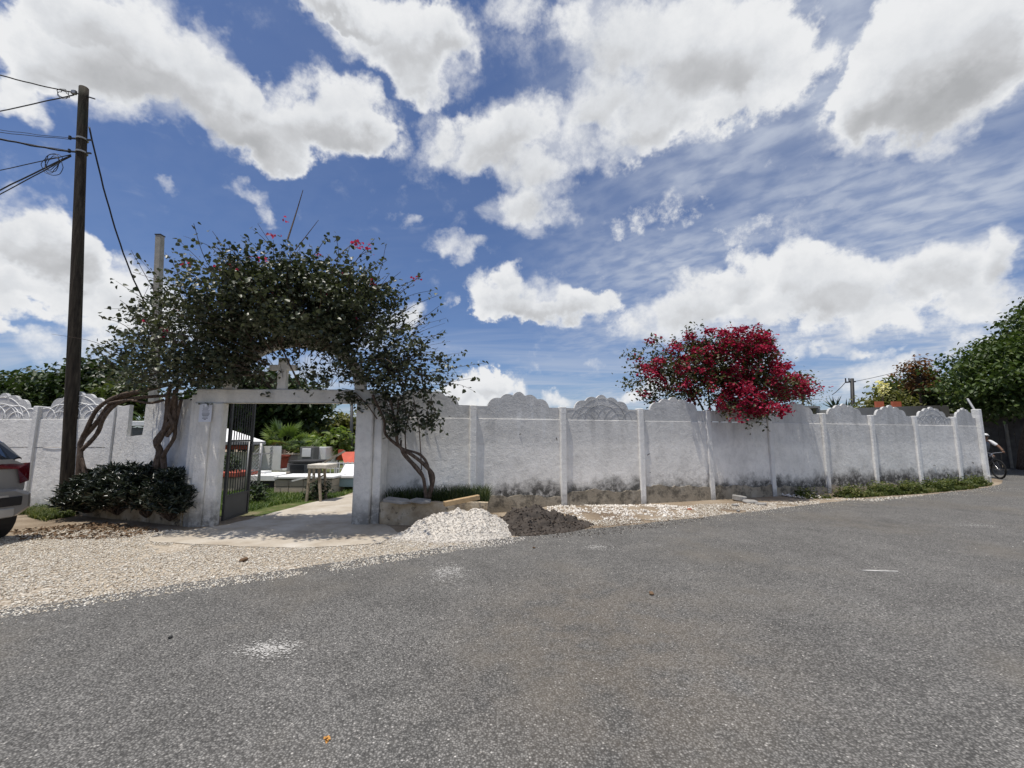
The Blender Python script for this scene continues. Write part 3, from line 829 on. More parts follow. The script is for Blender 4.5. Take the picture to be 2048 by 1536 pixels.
# ------------------------------------------------------------------ iron gate leaf, standing open inwards
H0 = Vector((XL2 + .015, GY + .20, 0)); H1 = Vector((gx(496, 8.5), 8.5, 0))
leaf = thing('iron_gate', 'black iron bar gate leaf with solid kick plate standing open', 'gate', H0, math.atan2((H1 - H0).y, (H1 - H0).x))
gl = (H1 - H0).length
for x in (.02, gl - .02): MB().box((x, 0, 1.19), (.04, .04, 2.28)).part('stile', M['steel_dark'], leaf, world=False)
for z in (.07, .47, 1.45, 2.31): MB().box((gl / 2, 0, z), (gl - .082, .035, .035)).part('rail', M['steel_dark'], leaf, world=False)
MB().box((gl / 2, 0, .27), (gl - .084, .012, .36)).part('kick_plate', M['steel_panel'], leaf, world=False)
bar_me = MB().tube([(0, 0, .49), (0, 0, 1.43)], 0.008, 6).mesh('bar', M['steel_dark'])
bar2_me = MB().tube([(0, 0, 1.47), (0, 0, 2.29)], .009, 6).mesh('bar_upper', M['steel_dark'])
for k in range(1, 10):
    link('bar', bar_me, leaf, (gl * k / 10, 0, 0)); link('bar', bar2_me, leaf, (gl * k / 10, 0, 0))
MB().box((gl - .06, -.03, 1.30), (.10, .05, .14)).part('lock_box', M['steel_dark'], leaf, world=False, bevel=.006)
for z in (.3, 1.8): MB().tube([(-.005, 0, z - .05), (-.005, 0, z + .05)], .014, 8).part('hinge', M['steel_dark'], leaf, world=False)

# ------------------------------------------------------------------ planters
pa, pb = G(364, 1052), G(150, 1030); pc = P(150, 1000, 8.85); pd = P(372, 1000, 7.74); pc.z = pd.z = 0
lp = thing('planter', 'low stained concrete planter holding dark shrubs between pole and gate', 'planter', (pa + pb) / 2)
def curb(a, b, h0, h1, th, m, parent, name='kerb', seed=0):
    a, b = Vector(a), Vector(b); d = (b - a); n = Vector((-d.y, d.x, 0)).normalized() * th
    mb = MB(); V = []; N = 14
    for i in range(N + 1):
        p = a.lerp(b, i / N); h = lerp(h0, h1, i / N) + .012 * wnoise(i * .7, seed)
        q = p + n * .12 * wnoise(i * .5, seed + 2)
        V += [Vector((q.x, q.y, -.05)), Vector((q.x, q.y, h)), Vector((q.x + n.x, q.y + n.y, h)), Vector((q.x + n.x, q.y + n.y, -.05))]
    Fs = [(0, 1, 2, 3), (4 * N + 3, 4 * N + 2, 4 * N + 1, 4 * N)]
    for i in range(N):
        for j in range(4): Fs.append((i * 4 + j, i * 4 + 4 + j, i * 4 + 4 + (j + 1) % 4, i * 4 + (j + 1) % 4))
    return mb.add(V, Fs).part(name, m, parent)
curb(pa, pb, .285, .12, -.11, M['planter_concrete'], lp, seed=1)
curb(pb + Vector((-.02, .06, 0)), pc, .12, .10, -.1, M['planter_concrete'], lp, seed=2)
MB().add([(pa.x - .12, pa.y + .15, .20), (pb.x + .15, pb.y + .12, .09), (pc.x + .1, pc.y - .1, .09), (pd.x - .05, pd.y - .03, .20)], [(0, 1, 2, 3)]).part('soil', M['pile_soil'], lp)
ra, rb = G(760, 1050), P(975, 1030, 7.5); rb.z = 0
rp = thing('planter', 'low cracked concrete planter full of weeds under the slender vine stems', 'planter', (ra + rb) / 2)
curb(ra, rb, .385, .40, .12, M['planter_concrete'], rp, seed=4)
rd = P(766, 1000, 7.98); rd.z = 0
curb(ra + Vector((-.02, .02, 0)), rd, .375, .37, -.12, M['planter_concrete'], rp, seed=5)
rc = P(978, 1000, 8.7); rc.z = 0
MB().add([(ra.x + .05, ra.y + .1, .31), (rb.x, rb.y + .1, .33), (rc.x, rc.y - .05, .33), (rd.x + .05, rd.y + .05, .31)], [(0, 1, 2, 3)]).part('soil', M['pile_soil'], rp)
for i, (px, py, w, h, rz, t) in enumerate([(795, 1001, .46, .05, .1, .14), (842, 1003, .36, .04, -.2, .08)]):
    q = P(px, py, 7.52)
    MB().prism([(-w / 2, -.12), (w * .2, -.15), (w / 2, -.02), (w * .35, .14), (-w * .4, .12)], 0, h, 'xy').top('stone_slab', M['slab_grey'], ['broken grey slab lying on the planter corner beside the gate pier', 'smaller broken slab lying on the weedy planter'][i], 'slab', 'slabs on the planter', at=(0, 0, 0), bevel=.008)
    o = bpy.context.scene.objects[-1] if False else COL.objects[-1]
    o.location = q + Vector((0, 0, .0)); o.rotation_euler = (t * .5, t, rz)
    o.location.z = .405

# ------------------------------------------------------------------ utility pole with cables
PB = G(133, 1022); PTOP = P(169, 176, PB.y + .05)
pole = thing('utility_pole', 'tall dark weathered wooden utility pole by the white wall', 'pole', PB)
pts = [PB + Vector((0, 0, -.2)) + (PTOP - PB) * 0] + [PB.lerp(PTOP, t) + Vector((.015 * math.sin(5 * t), 0, 0)) for t in (.1, .3, .5, .7, .85, 1)]
MB().tube(spline(pts, 4), rads([.128, .116, .098, .090], 25), 16).part('shaft', M['pole_wood'], pole, smooth=True)
def on_pole(py):
    t = (py - 1022) / (176 - 1022.0); return PB.lerp(PTOP, t)
for py in (292, 321):
    c = on_pole(py); MB().tube([c + Vector((0, 0, -.018)), c + Vector((0, 0, .018))], .112, 16).part('band', M['galvanised'], pole)
    MB().bar(c + Vector((-.24, -.05, 0)), c + Vector((.20, .02, 0)), .03, .03).part('bolt', M['steel_dark'], pole)
    MB().tube([c + Vector((-.24, -.05, -.03)), c + Vector((-.24, -.05, .05))], .028, 8).part('clamp', M['steel_dark'], pole)
c = on_pole(190)
MB().box(c + Vector((-.19, -.05, 0)), (.10, .07, .10)).part('clamp', M['galvanised'], pole, bevel=.01)
MB().bar(c + Vector((-.15, -.02, 0)), c + Vector((.24, .03, -.10)), .022, .022).part('bolt', M['steel_dark'], pole)
def cable(a, b, sag, r, label, group='overhead cables', n=24, mid=None):
    a, b = Vector(a), Vector(b)
    pts = [a.lerp(b, i / n) - Vector((0, 0, sag * 4 * (i / n) * (1 - i / n))) + Vector((0, .008 * wnoise(i * .8, r * 900), .012 * wnoise(i * 1.1, r * 500))) for i in range(n + 1)]
    MB().tube(pts, r, 6).top('overhead_cable', M['wire_black'], label, 'cable', group, smooth=True)
Y0 = PB.y
at_p = lambda py, dx=-.2: on_pole(py) + Vector((dx, -.05, 0))
cable(at_p(190), P(-260, 60, Y0 - 2.2), .12, .014, 'thick black cable rising away from the pole top')
cable(at_p(196), P(-330, 292, Y0 + 4.0), .02, .014, 'thick black cable dropping away from the pole top')
cable(at_p(292), P(-280, 205, Y0 - .5), .10, .006, 'thin wire from the upper steel band, topmost of the thin ones')
cable(at_p(292) + Vector((0, 0, -.03)), P(-300, 222, Y0 - 1.0), .06, .007, 'thin wire from the upper steel band, just under another')
cable(at_p(320), P(-300, 200, Y0 - 1.6), .10, .007, 'thin wire running just above the heavy cable and its coil')
cable(at_p(322), P(-260, 205, Y0 - 2.4), .10, .020, 'heavy black cable ending at the coil below the upper band')
cable(at_p(328), P(-420, 430, Y0 + 3.6), .03, .011, 'black cable sloping down from the lower band, upper of three')
cable(at_p(330), P(-330, 536, Y0 + 3.2), .03, .016, 'black cable sloping down from the lower band, middle of three')
cable(at_p(332), P(-330, 560, Y0 + 3.0), .03, .012, 'black cable sloping down from the lower band, lowest of three')
cable(on_pole(262) + Vector((.12, .03, 0)), P(312, 640, 11.6), .55, .017, 'slack black cable falling from the pole into the vine')
def coil(c, r, n, seed, label):
    mb = MB(); rr = random.Random(seed)
    for k in range(n):
        a0, sq = rr.uniform(0, 6), rr.uniform(.75, 1.1)
        pts = [Vector(c) + Vector((r * sq * rr.uniform(.93, 1.05) * math.cos(a) + rr.uniform(-.015, .015), .05 * math.sin(a + a0) + rr.uniform(-.02, .02), r * rr.uniform(.9, 1.1) * math.sin(a) + .04 * k)) for a in [i * 2 * math.pi / 14 for i in range(15)]]
        pts[-1] = pts[0]
        mb.tube(spline(pts, 3), .007, 5, cap=False)
    mb.top('cable_coil', M['wire_black'], label, 'cable', 'cable coils', smooth=True)
coil(P(104, 332, Y0 - .1), .21, 4, 3, 'loose coil of black cable hanging by the lower steel band')
coil(P(126, 190, Y0 - .1), .10, 2, 4, 'small tangled cable loop by the pole top')

# grey square post behind the vine
q0 = P(318, 960, 12.6); q0.z = 0; q1 = P(320, 472, 12.6)
sp = thing('concrete_pole', 'square weathered grey pole rising behind the vine', 'pole', q0)
lean = (P(304, 690, 12.6) - q1)
MB().add([(q0.x - .22 + dx * .10, q0.y + dy * .10, -.1) for dx, dy in ((-1, -1), (1, -1), (1, 1), (-1, 1))] + [(q1.x + dx * .085, q1.y + dy * .085, q1.z) for dx, dy in ((-1, -1), (1, -1), (1, 1), (-1, 1))],
         [(3, 2, 1, 0), (4, 5, 6, 7), (0, 1, 5, 4), (1, 2, 6, 5), (2, 3, 7, 6), (3, 0, 4, 7)]).part('shaft', M['pole_grey'], sp, bevel=.01)
MB().box(q1 + Vector((0, 0, .015)), (.19, .19, .03)).part('cap', M['steel_dark'], sp)
# small scars on the panels: rusty hooks and chips
for (px, py, l, a) in [(1040, 868, .05, .8), (1113, 877, .06, -1.3), (1297, 908, .10, .6), (1300, 945, .03, .2), (1000, 982, .07, -1.2), (1505, 1000, .05, .3), (1868, 930, .12, .1), (1945, 925, .08, -.4)]:
    d = ray(px, py); n = Vector((-math.sin(ANG), math.cos(ANG), 0)); o_ = Vector((0, 0, EYE))
    q = o_ + d * ((Vector(K0) - o_).dot(n) / d.dot(n)) - n * .004
    t = Vector((math.cos(ANG), math.sin(ANG), 0)) * math.cos(a) + Vector((0, 0, math.sin(a)))
    MB().tube([q - t * l / 2, q - n * .012 + t * .0, q + t * l / 2 - Vector((0, 0, l * .25))], [.004, .008, .005], 5).part('scar', M['tomb_dark'], wallR)

# ------------------------------------------------------------------ the vine over the gateway
def E(px, py, rx, ry, Y, dy, w=None):
    """an ellipsoid of foliage measured at distance Y: centre, half sizes, depth half size"""
    c = P(px, py, Y); s = Y / F
    a, b = rx * s, ry * s
    return (c.x, c.y, c.z, a, dy, b, (a * b * dy if w is None else w))
vine = thing('bougainvillea_vine', 'huge dark green vine with few pink flowers smothering the gate arch', 'vine', (gx(580), GY + .1, 0))
VE = [E(590, 618, 165, 92, 7.05, 1.05), E(560, 560, 125, 52, 7.1, 1.0), E(665, 578, 92, 58, 7.1, 1.0), E(455, 610, 100, 95, 7.05, 1.0), E(375, 665, 110, 80, 7.15, .9, .32),
      E(305, 705, 90, 55, 7.6, .7, .17), E(260, 742, 62, 36, 7.8, .5, .06), E(350, 752, 100, 34, 7.2, .8), E(430, 730, 80, 42, 7.15, .8), E(495, 735, 55, 32, 7.4, .5),
      E(720, 640, 85, 90, 7.15, 1.0, .30), E(790, 690, 72, 65, 7.3, .9, .15), E(830, 740, 72, 40, 7.7, .6, .085), E(745, 745, 55, 42, 7.2, .7, .10), E(860, 762, 55, 26, 7.8, .4, .03), E(790, 790, 42, 30, 7.7, .3, .03), E(690, 700, 45, 55, 7.15, .8),
      E(600, 665, 110, 25, 7.0, .95), E(800, 830, 35, 25, 7.6, .25, .03), E(850, 840, 22, 28, 7.7, .2, .02), E(345, 600, 50, 45, 7.6, .5, .03), E(755, 600, 45, 45, 7.2, .7, .06)]
def vine_keep(p):
    # keep the hollow under the arch open, and the gate passage below the lintel
    x, y, z = p[:, 0], p[:, 1], p[:, 2]
    hol = (((x - ac - .12) / (arx - .38)) ** 2 + ((z - LT) / .78) ** 2 < 1) & (z > LT - .05)
    low = (z < LT + .02) & (x > XL0 - .1) & (x < XR1 - .1)
    low |= (z < LT - .25) & (x < XL0)
    return ~(hol | low)
p, cl = clumped(VE, 1500, 15, .095, .30)
k = vine_keep(p); p = p[k]
# a thin scatter of leaves on the tangle under the arch
pt, _ = clumped([E(520, 745, 40, 25, 7.6, .2), E(640, 750, 60, 26, 7.6, .2), E(560, 715, 60, 20, 7.6, .2, .01)], 34, 7, .06)
hang, _ = clumped([E(425, 800, 14, 8, GY - .05, .04), E(610, 783, 22, 7, GY, .05), E(690, 790, 30, 14, GY, .06), E(715, 800, 26, 20, GY + .05, .06), E(560, 784, 50, 4, GY, .05), E(790, 850, 25, 25, 7.6, .1)], 46, 6, .05)
p = np.concatenate([p, pt, hang])
V, Fc, rv = leaves(p, (.045, .090), 'heart', .35, .42)
# twigs: long shoots breaking out of the outline, each with its leaves
tw = MB(); sl = []
def shoot(a, b, r=.007, leafy=1.0, bend=.1, keep=False):
    a, b = Vector(a), Vector(b); L = (b - a).length
    m = a.lerp(b, .5) + Vector((R.gauss(0, bend), R.gauss(0, bend), abs(R.gauss(0, bend)))) * L
    pts = spline([a, m, b], 6)
    tw.tube(pts, rads([r, r * .35], len(pts)), 4, cap=False)
    for q in pts[2:]:
        if R.random() < leafy:
            for _ in range(R.choice((1, 1, 2))): sl.append(tuple(q + Vector((R.gauss(0, .03), R.gauss(0, .03), R.gauss(0, .03)))))
    return pts
for (x0, y0, x1, y1, r, lf) in [(575, 480, 606, 380, .016, 0), (590, 500, 637, 440, .010, .1), (450, 520, 367, 472, .008, .15), (545, 500, 505, 458, .008, .6), (770, 650, 878, 590, .008, .5), (740, 590, 838, 556, .007, .35),
                               (700, 540, 745, 500, .009, .8), (860, 745, 968, 726, .008, .8), (870, 770, 955, 755, .007, .9), (850, 720, 930, 705, .006, .8), (880, 765, 950, 783, .006, .7), (860, 770, 915, 800, .006, .8),
                               (260, 720, 103, 668, .007, .0), (290, 690, 198, 632, .008, .6), (230, 740, 180, 690, .008, .5), (330, 620, 262, 500, .007, .7), (340, 600, 275, 512, .006, .9), (360, 560, 330, 505, .007, .7), (300, 650, 240, 600, .008, .8),
                               (410, 540, 365, 520, .006, .8), (620, 520, 655, 470, .008, .9), (670, 520, 715, 480, .009, .9), (530, 510, 480, 470, .007, .7), (780, 620, 830, 570, .007, .7), (830, 690, 890, 665, .006, .7), (480, 540, 425, 490, .008, .9), (740, 540, 775, 520, .006, .6)]:
    Y = R.uniform(7.1, 7.7)
    shoot(P(x0, y0, Y), P(x1, y1, Y + R.uniform(-.3, .2)), r, lf, .05)
for c in cl[NR.choice(len(cl), 300, replace=False)]:
    o = Vector((ac, GY + .25, LT + .35)); c = Vector(c)
    if not vine_keep(np.array([c]))[0]: continue
    d = (c - o); e = c + d.normalized() * R.choice((R.uniform(.1, .4), R.uniform(.1, .4), R.uniform(.4, .85))) + Vector((0, 0, R.uniform(-.15, .18)))
    shoot(o + d * .55, e, .008, .75, .08)
for _ in range(60):      # bare tangle under the arch
    x = R.uniform(XL2 + .2, XR0 - .1); a = Vector((x, GY + R.uniform(.1, .4), LT + R.uniform(.02, .15)))
    shoot(a, a + Vector((R.uniform(-.7, .7), R.uniform(-.2, .2), R.uniform(.25, .75))), .005, .10, .12)
for _ in range(60):      # bare stems in the left lobe
    a = P(R.uniform(300, 480), R.uniform(700, 780), 7.6); b_ = P(R.uniform(270, 480), R.uniform(560, 650), 7.5)
    shoot(a, b_, .007, .2, .12)
for _ in range(60):      # bare twigs in the right lobe
    a = P(R.uniform(720, 800), R.uniform(700, 780), 7.4); b_ = P(R.uniform(760, 905), R.uniform(620, 760), 7.4)
    shoot(a, b_, .006, .3, .12)
for _ in range(26):      # hanging shoots on the right
    a = P(R.uniform(740, 870), R.uniform(745, 800), 7.55); b_ = a + Vector((R.uniform(-.1, .35), R.uniform(-.1, .1), R.uniform(-.75, -.3)))
    shoot(a, b_, .006, .55, .12)
tag(tw.part('twigs', M['bark'], vine, fix=False), kind='stuff')
V2, F2, rv2 = leaves(np.array(sl), (.05, .095), 'heart', .4, .4)
vb = np.array([gx(580), GY + .1, 0])
Va = np.concatenate([V, V2]) - vb; Fa = np.concatenate([Fc, F2 + len(V)]); ra_ = np.concatenate([rv, rv2])
link('foliage', mesh_np('vine_foliage', Va, Fa, M['vine_leaf'], ra_), vine)
# scattered flowers
fp = []
for (px, py, n) in [(548, 468, 10), (568, 443, 4), (706, 488, 12), (724, 490, 8), (742, 498, 6), (835, 556, 6), (640, 512, 6), (370, 525, 7), (525, 520, 8), (330, 660, 7), (283, 640, 6), (745, 560, 5), (500, 515, 4)]:
    c = P(px, py, 7.1)
    for _ in range(n): fp.append((c.x + R.gauss(0, .04), c.y + R.gauss(0, .05), c.z + R.gauss(0, .04)))
for q in p[NR.choice(len(p), 26, replace=False)]:
    if q[2] > 3.4:
        for _ in range(3): fp.append(tuple(q + NR.normal(0, .03, 3)))
V3, F3, rv3 = leaves(np.array(fp), (.045, .075), 'heart', .1, .2)
link('blossom', mesh_np('vine_blossom', V3 - vb, F3, M['vine_flower'], rv3), vine)
# stems
def stem(pts, r, name='stem', wob=.02, sides=8):
    q = spline([Vector(a) + Vector((R.gauss(0, wob), R.gauss(0, wob), 0)) for a in pts], 6); r = [a * .74 for a in r]
    rr = rads(r, len(q)); rr = [a * (1 + .12 * wnoise(i * .9, a * 300)) for i, a in enumerate(rr)]
    MB().tube(q, rr, sides).part(name, M['bark'], vine, smooth=True)
YA = 8.35
stem([P(166, 950, YA) + Vector((0, 0, -.2)), P(165, 905, YA), P(172, 880, YA), P(195, 840, YA - .1), P(222, 806, YA - .2), P(262, 788, YA - .4), P(330, 770, YA - .6)], [.075, .06, .06, .055, .045])
stem([P(176, 950, YA - .05) + Vector((0, 0, -.2)), P(168, 925, YA), P(160, 890, YA), P(178, 858, YA - .1), P(200, 815, YA - .2), P(240, 790, YA - .4), P(300, 780, YA - .6)], [.07, .055, .05, .05, .04])
stem([P(170, 900, YA - .06), P(188, 868, YA - .1), P(212, 828, YA - .15), P(250, 800, YA - .3), P(340, 790, YA - .55)], [.05, .05, .05, .03])
YB = 7.85
stem([P(306, 950, YB) + Vector((0, 0, -.2)), P(316, 925, YB), P(318, 902, YB), P(316, 882, YB), P(328, 858, YB), P(348, 838, YB - .03), P(350, 815, YB - .04), P(356, 780, YB - .1)], [.10, .085, .07, .07, .08, .07, .06])
stem([P(334, 952, YB - .04) + Vector((0, 0, -.2)), P(322, 922, YB - .06), P(330, 905, YB - .06), P(344, 876, YB - .05), P(352, 850, YB), P(362, 800, YB - .1)], [.075, .06, .045, .045, .035])
stem([P(320, 890, YB - .03), P(324, 862, YB - .05), P(330, 832, YB - .05), P(332, 800, YB - .05), P(346, 770, YB - .15)], [.06, .06, .055, .045])
stem([P(334, 872, YB - .05), P(346, 850, YB - .08), P(340, 825, YB - .09), P(344, 800, YB - .1), P(360, 760, YB - .2)], [.05, .05, .045, .04])
stem([P(330, 800, YB - .05), P(300, 806, YB - .1), P(255, 800, YB - .1), P(215, 806, YA - .3)], [.035, .03, .025, .03])
YC = 7.72
stem([P(858, 985, YC) + Vector((0, 0, -.1)), P(866, 955, YC), P(856, 936, YC), P(830, 915, YC), P(800, 892, YC), P(775, 868, YC - .05), P(768, 840, YC - .1), P(748, 790, YC - .2)], [.06, .05, .042, .038, .034, .03])
stem([P(852, 985, YC - .05) + Vector((0, 0, -.1)), P(842, 950, YC - .05), P(815, 915, YC - .05), P(798, 885, YC - .05), P(790, 850, YC - .1), P(780, 800, YC - .2)], [.05, .04, .034, .03, .025])
stem([P(862, 980, YC + .04), P(850, 930, YC + .02), P(838, 908, YC), P(808, 894, YC), P(796, 860, YC), P(800, 800, YC - .1)], [.04, .034, .03, .026, .02])
stem([P(846, 960, YC), P(826, 930, YC), P(806, 905, YC + .02), P(802, 880, YC)], [.03, .026, .02])
stem([P(810, 900, YC - .02), P(812, 860, YC - .05), P(818, 820, YC - .1)], [.018, .016, .012])
stem([P(842, 940, YC - .02), P(842, 890, YC - .05), P(838, 850, YC - .06), P(828, 800, YC - .1)], [.014, .012, .010])
stem([P(757, 838, YC - .1), P(735, 812, YC - .15), P(708, 785, YC - .2)], [.016, .014, .01])
stem([P(600, 770, GY), P(585, 740, GY - .1), P(560, 690, GY - .15), P(562, 640, GY - .2)], [.02, .02, .018, .014])

# ------------------------------------------------------------------ red bougainvillea behind and over the wall
def wall_y(px):
    d = ray(px, 876); n = Vector((-math.sin(ANG), math.cos(ANG), 0)); return (Vector(K0) - Vector((0, 0, EYE))).dot(n) / d.dot(n) * d.y
yb = wall_y(1430) + .55
rb_ = P(1440, 960, yb + .2); rb_.z = 0
REs = [E(1440, 720, 110, 55, yb, 1.0), E(1360, 745, 85, 55, yb, .95), E(1300, 715, 40, 40, yb, .6), E(1290, 765, 42, 40, yb, .6), E(1470, 695, 70, 38, yb - .1, .8), E(1520, 720, 45, 48, yb, .7), E(1400, 680, 40, 26, yb, .5),
       E(1560, 770, 50, 38, yb + .2, .7), E(1500, 780, 75, 50, yb - .3, .8), E(1490, 815, 55, 32, yb - .8, .45), E(1530, 815, 40, 26, yb - .7, .4), E(1590, 775, 38, 26, yb + .3, .6), E(1420, 780, 70, 32, yb - .3, .8), E(1330, 790, 40, 22, yb - .2, .6), E(1440, 800, 26, 20, yb - .75, .25)]
bush = thing('red_bougainvillea', 'red flowering bougainvillea bush spilling over the scalloped wall', 'bush', rb_)
p, cl = clumped(REs, 620, 14, .12, .25)
V, Fc, rv = leaves(p, (.06, .11), 'oval', .4, .5)
bb = np.array(rb_)
link('foliage', mesh_np('bush_foliage', V - bb, Fc, M['bush_leaf'], rv), bush)
RF = [(e[0], e[1] - .12, e[2] + .02, e[3] * 1.04, e[4] * 1.05, e[5] * 1.04, e[6] * wgt) for e, wgt in zip(REs, (.8, .45, .6, .45, 1.5, 1.5, .5, 1.6, 1.9, 2.2, 2.2, 1.6, .7, .5, 1.6))]
p, cf = clumped(RF, 360, 32, .08, .45)
V, Fc, rv = leaves(p, (.05, .09), 'heart', .15, .25)
link('blossom', mesh_np('bush_blossom', V - bb, Fc, M['bract_red'], rv), bush)
mb = MB()
for s_ in range(5):
    t = P(1380 + s_ * 35, 770, yb + R.uniform(-.2, .3)); q = spline([rb_ + Vector((R.uniform(-.15, .15), R.uniform(-.1, .1), -.05)), rb_ + Vector((R.uniform(-.2, .2), 0, 1.2)), t], 5)
    mb.tube(q, rads([.05, .035, .02], len(q)), 7, cap=False)
    limbs(mb, t, cl[NR.choice(len(cl), 16, replace=False)], .016, .004, sides=4)
mb.part('trunk', M['bark'], bush, smooth=True, fix=False)
tw2 = MB(); sl = []; tw_old = tw; tw = tw2
for (x0, y0, x1, y1) in [(1280, 720, 1240, 712), (1290, 760, 1248, 770), (1320, 690, 1302, 668), (1400, 690, 1372, 655), (1410, 690, 1405, 648), (1440, 690, 1450, 660), (1500, 690, 1505, 655), (1520, 700, 1548, 682), (1590, 770, 1635, 765), (1480, 830, 1500, 860), (1500, 840, 1538, 862), (1360, 700, 1345, 672)]:
    shoot(P(x0, y0, yb - .2), P(x1, y1, yb - .3), .006, .9, .1)
tag(tw2.part('twigs', M['bark'], bush, fix=False), kind='stuff')
V, Fc, rv = leaves(np.array(sl), (.06, .10), 'oval', .3, .4)
link('foliage', mesh_np('bush_shoot_leaves', V - bb, Fc, M['bush_leaf'], rv), bush)

# ------------------------------------------------------------------ shrubs in the planter beside the pole
labels = ['dark leafy shrub at the pole end of the planter', 'dark leafy shrub under the leaning vine stems in the planter', 'dark leafy shrub in the middle of the planter under the twisted stem', 'dark leafy shrub hugging the gate pier with the notice']
for i, (px, py, rx, ry, Y) in enumerate([(178, 985, 46, 38, 8.35), (236, 970, 52, 45, 8.1), (295, 976, 46, 42, 7.82), (343, 982, 40, 40, 7.52)]):
    b0 = P(px, 1015, Y); b0.z = .15
    sh = thing('shrub', labels[i], 'shrub', b0, 0, 'shrubs in the planter beside the pole')
    e = [E(px, py, rx, ry, Y, .42), E(px - 14, py + 12, rx * .9, ry * .7, Y - .12, .4), E(px + 12, py + 14, rx * .8, ry * .7, Y - .15, .35), E(px, py - 14, rx * .5, ry * .75, Y, .3)]
    cs = in_ell(e, 330, .55)
    cs = cs[cs[:, 2] > .16]
    # whorls of narrow leaves on upright shoots
    pts = np.repeat(cs, 13, 0) + NR.normal(0, .018, (len(cs) * 13, 3)); dd = np.repeat(np.stack([NR.normal(0, .3, len(cs)), NR.normal(-.15, .3, len(cs)), np.full(len(cs), .75)], 1), 13, 0)
    V, Fc, rv = leaves(pts, (.08, .14), 'lance', .0, .3, dirs=dd * .7)
    link('foliage', mesh_np('shrub_foliage', V - np.array(b0), Fc, M['shrub_leaf'], rv), sh)
    mb = MB(); limbs(mb, b0 + Vector((0, 0, -.06)), cs[NR.choice(len(cs), 40, replace=False)], .012, .005, sides=4)
    mb.part('stems', M['bark'], sh, fix=False)

# ------------------------------------------------------------------ grass
def blades(pts, h, w=.006, lean=.45):
    n = len(pts); th = NR.uniform(0, 2 * np.pi, n); d = np.stack([np.cos(th), np.sin(th), np.zeros(n)], 1)
    H = NR.uniform(h[0], h[1], n)[:, None]; s = np.stack([-d[:, 1], d[:, 0], d[:, 2]], 1) * w
    up = np.array([[0, 0, 1.0]]); l = NR.uniform(.1, lean * 2, n)[:, None]
    V = np.zeros((n, 5, 3)); V[:, 0] = pts - s; V[:, 1] = pts + s
    m = pts + up * H * .6 + d * H * l * .35
    V[:, 2] = m + s * .8; V[:, 3] = m - s * .8; V[:, 4] = pts + up * H * .95 + d * H * l
    b_ = (np.arange(n) * 5)[:, None]
    return V.reshape(-1, 3), [b_ + np.array([[0, 1, 2, 3]]), b_ + np.array([[3, 2, 4]])], np.repeat(NR.uniform(0, 1, n), 5)
def in_poly(poly, n):
    poly = [(p[0], p[1]) for p in poly]
    a = np.array(poly); lo, hi = a.min(0), a.max(0); out = []
    while len(out) < n:
        x, y = R.uniform(lo[0], hi[0]), R.uniform(lo[1], hi[1])
        if inside(poly, x, y): out.append((x, y, 0))
    return np.array(out)
def grass(name, pts, h, material, label, w=.006, lean=.45):
    V, Fc, rv = blades(pts, h, w, lean)
    return tag(link(name, mesh_np(name, V, Fc, material, rv)), label, 'grass', None, 'stuff')
def patchy(pts, scale, thr, seed):
    k = [wnoise(x * scale, seed) + wnoise(y * scale * 1.3 + x * .7, seed + 5) > thr for x, y, _ in pts]
    return pts[np.array(k)]
gp = [G(1600, 998), G(1700, 997), G(1850, 987), G(1940, 979), G(1985, 970), G(1975, 962), P(1960, 950, 14.1), P(1850, 950, 12.9), P(1740, 950, 11.9), P(1640, 950, 11.0), G(1590, 990)]
q = in_poly([(a[0], a[1]) for a in gp], 22000)
wl = np.array([(x * -math.sin(ANG) + y * math.cos(ANG)) - (K0.x * -math.sin(ANG) + K0.y * math.cos(ANG)) for x, y, _ in q])
keep = (wl < -.04) & (NR.uniform(0, 1, len(q)) < np.clip(.25 + .75 * (q[:, 0] - 7.2) / 3.0, .1, 1)) & (NR.uniform(0, 1, len(q)) < np.clip(1.7 + wl * 1.0, .25, 1))
q = q[keep]
grass('verge_grass', patchy(q, 2.4, -.6, 1), (.025, .12), M['grass_blade'], 'low green grass along the foot of the wall near the corner', .008, .8)
wq = patchy(q, 3.1, .2, 8); wq = wq[(NR.uniform(0, 1, len(wq)) < .5)]; wp = np.repeat(wq, 5, 0) + np.abs(NR.normal(0, .05, (len(wq) * 5, 3))) * np.array([1, 1, 2.2])
V, Fc, rv = leaves(wp, (.03, .07), 'oval', -.2, .4)
tag(link('verge_weeds', mesh_np('verge_weeds', V, Fc, M['grass_blade'], rv)), 'broadleaf weeds among the grass near the wall corner', 'weeds', None, 'stuff')
gl_ = [G(-120, 1030), G(40, 1030), G(95, 1045), G(150, 1032), P(150, 1000, 8.9), P(-100, 1000, 9.1), P(-300, 1000, 9.1)]
q = patchy(in_poly(gl_, 5200), 2.6, -.5, 3)
grass('wall_foot_grass', q, (.04, .15), M['grass_blade'], 'ragged green grass at the foot of the bright white wall behind the pole', .008, .8)
q = in_poly([P(60, 1000, 8.95), P(145, 1000, 8.85), P(145, 1000, 9.0), P(60, 1000, 9.08)], 220); q = np.repeat(q, 6, 0) + np.abs(NR.normal(0, .05, (220 * 6, 3)))
V, Fc, rv = leaves(q, (.03, .06), 'oval', -.2, .4)
tag(link('wall_weeds', mesh_np('wall_weeds', V, Fc, M['grass_blade'], rv)), 'small leafy weeds against the bright white wall beside the pole', 'weeds', None, 'stuff')
q = in_poly([(a[0], a[1]) for a in (ra + Vector((.1, .15, 0)), rb + Vector((0, .15, 0)), rc, rd)], 3000); q[:, 2] = .31
grass('planter_weeds', q, (.08, .36), M['dark_grass'], 'dark tufty weeds growing in the planter under slender stems', .006, .5)
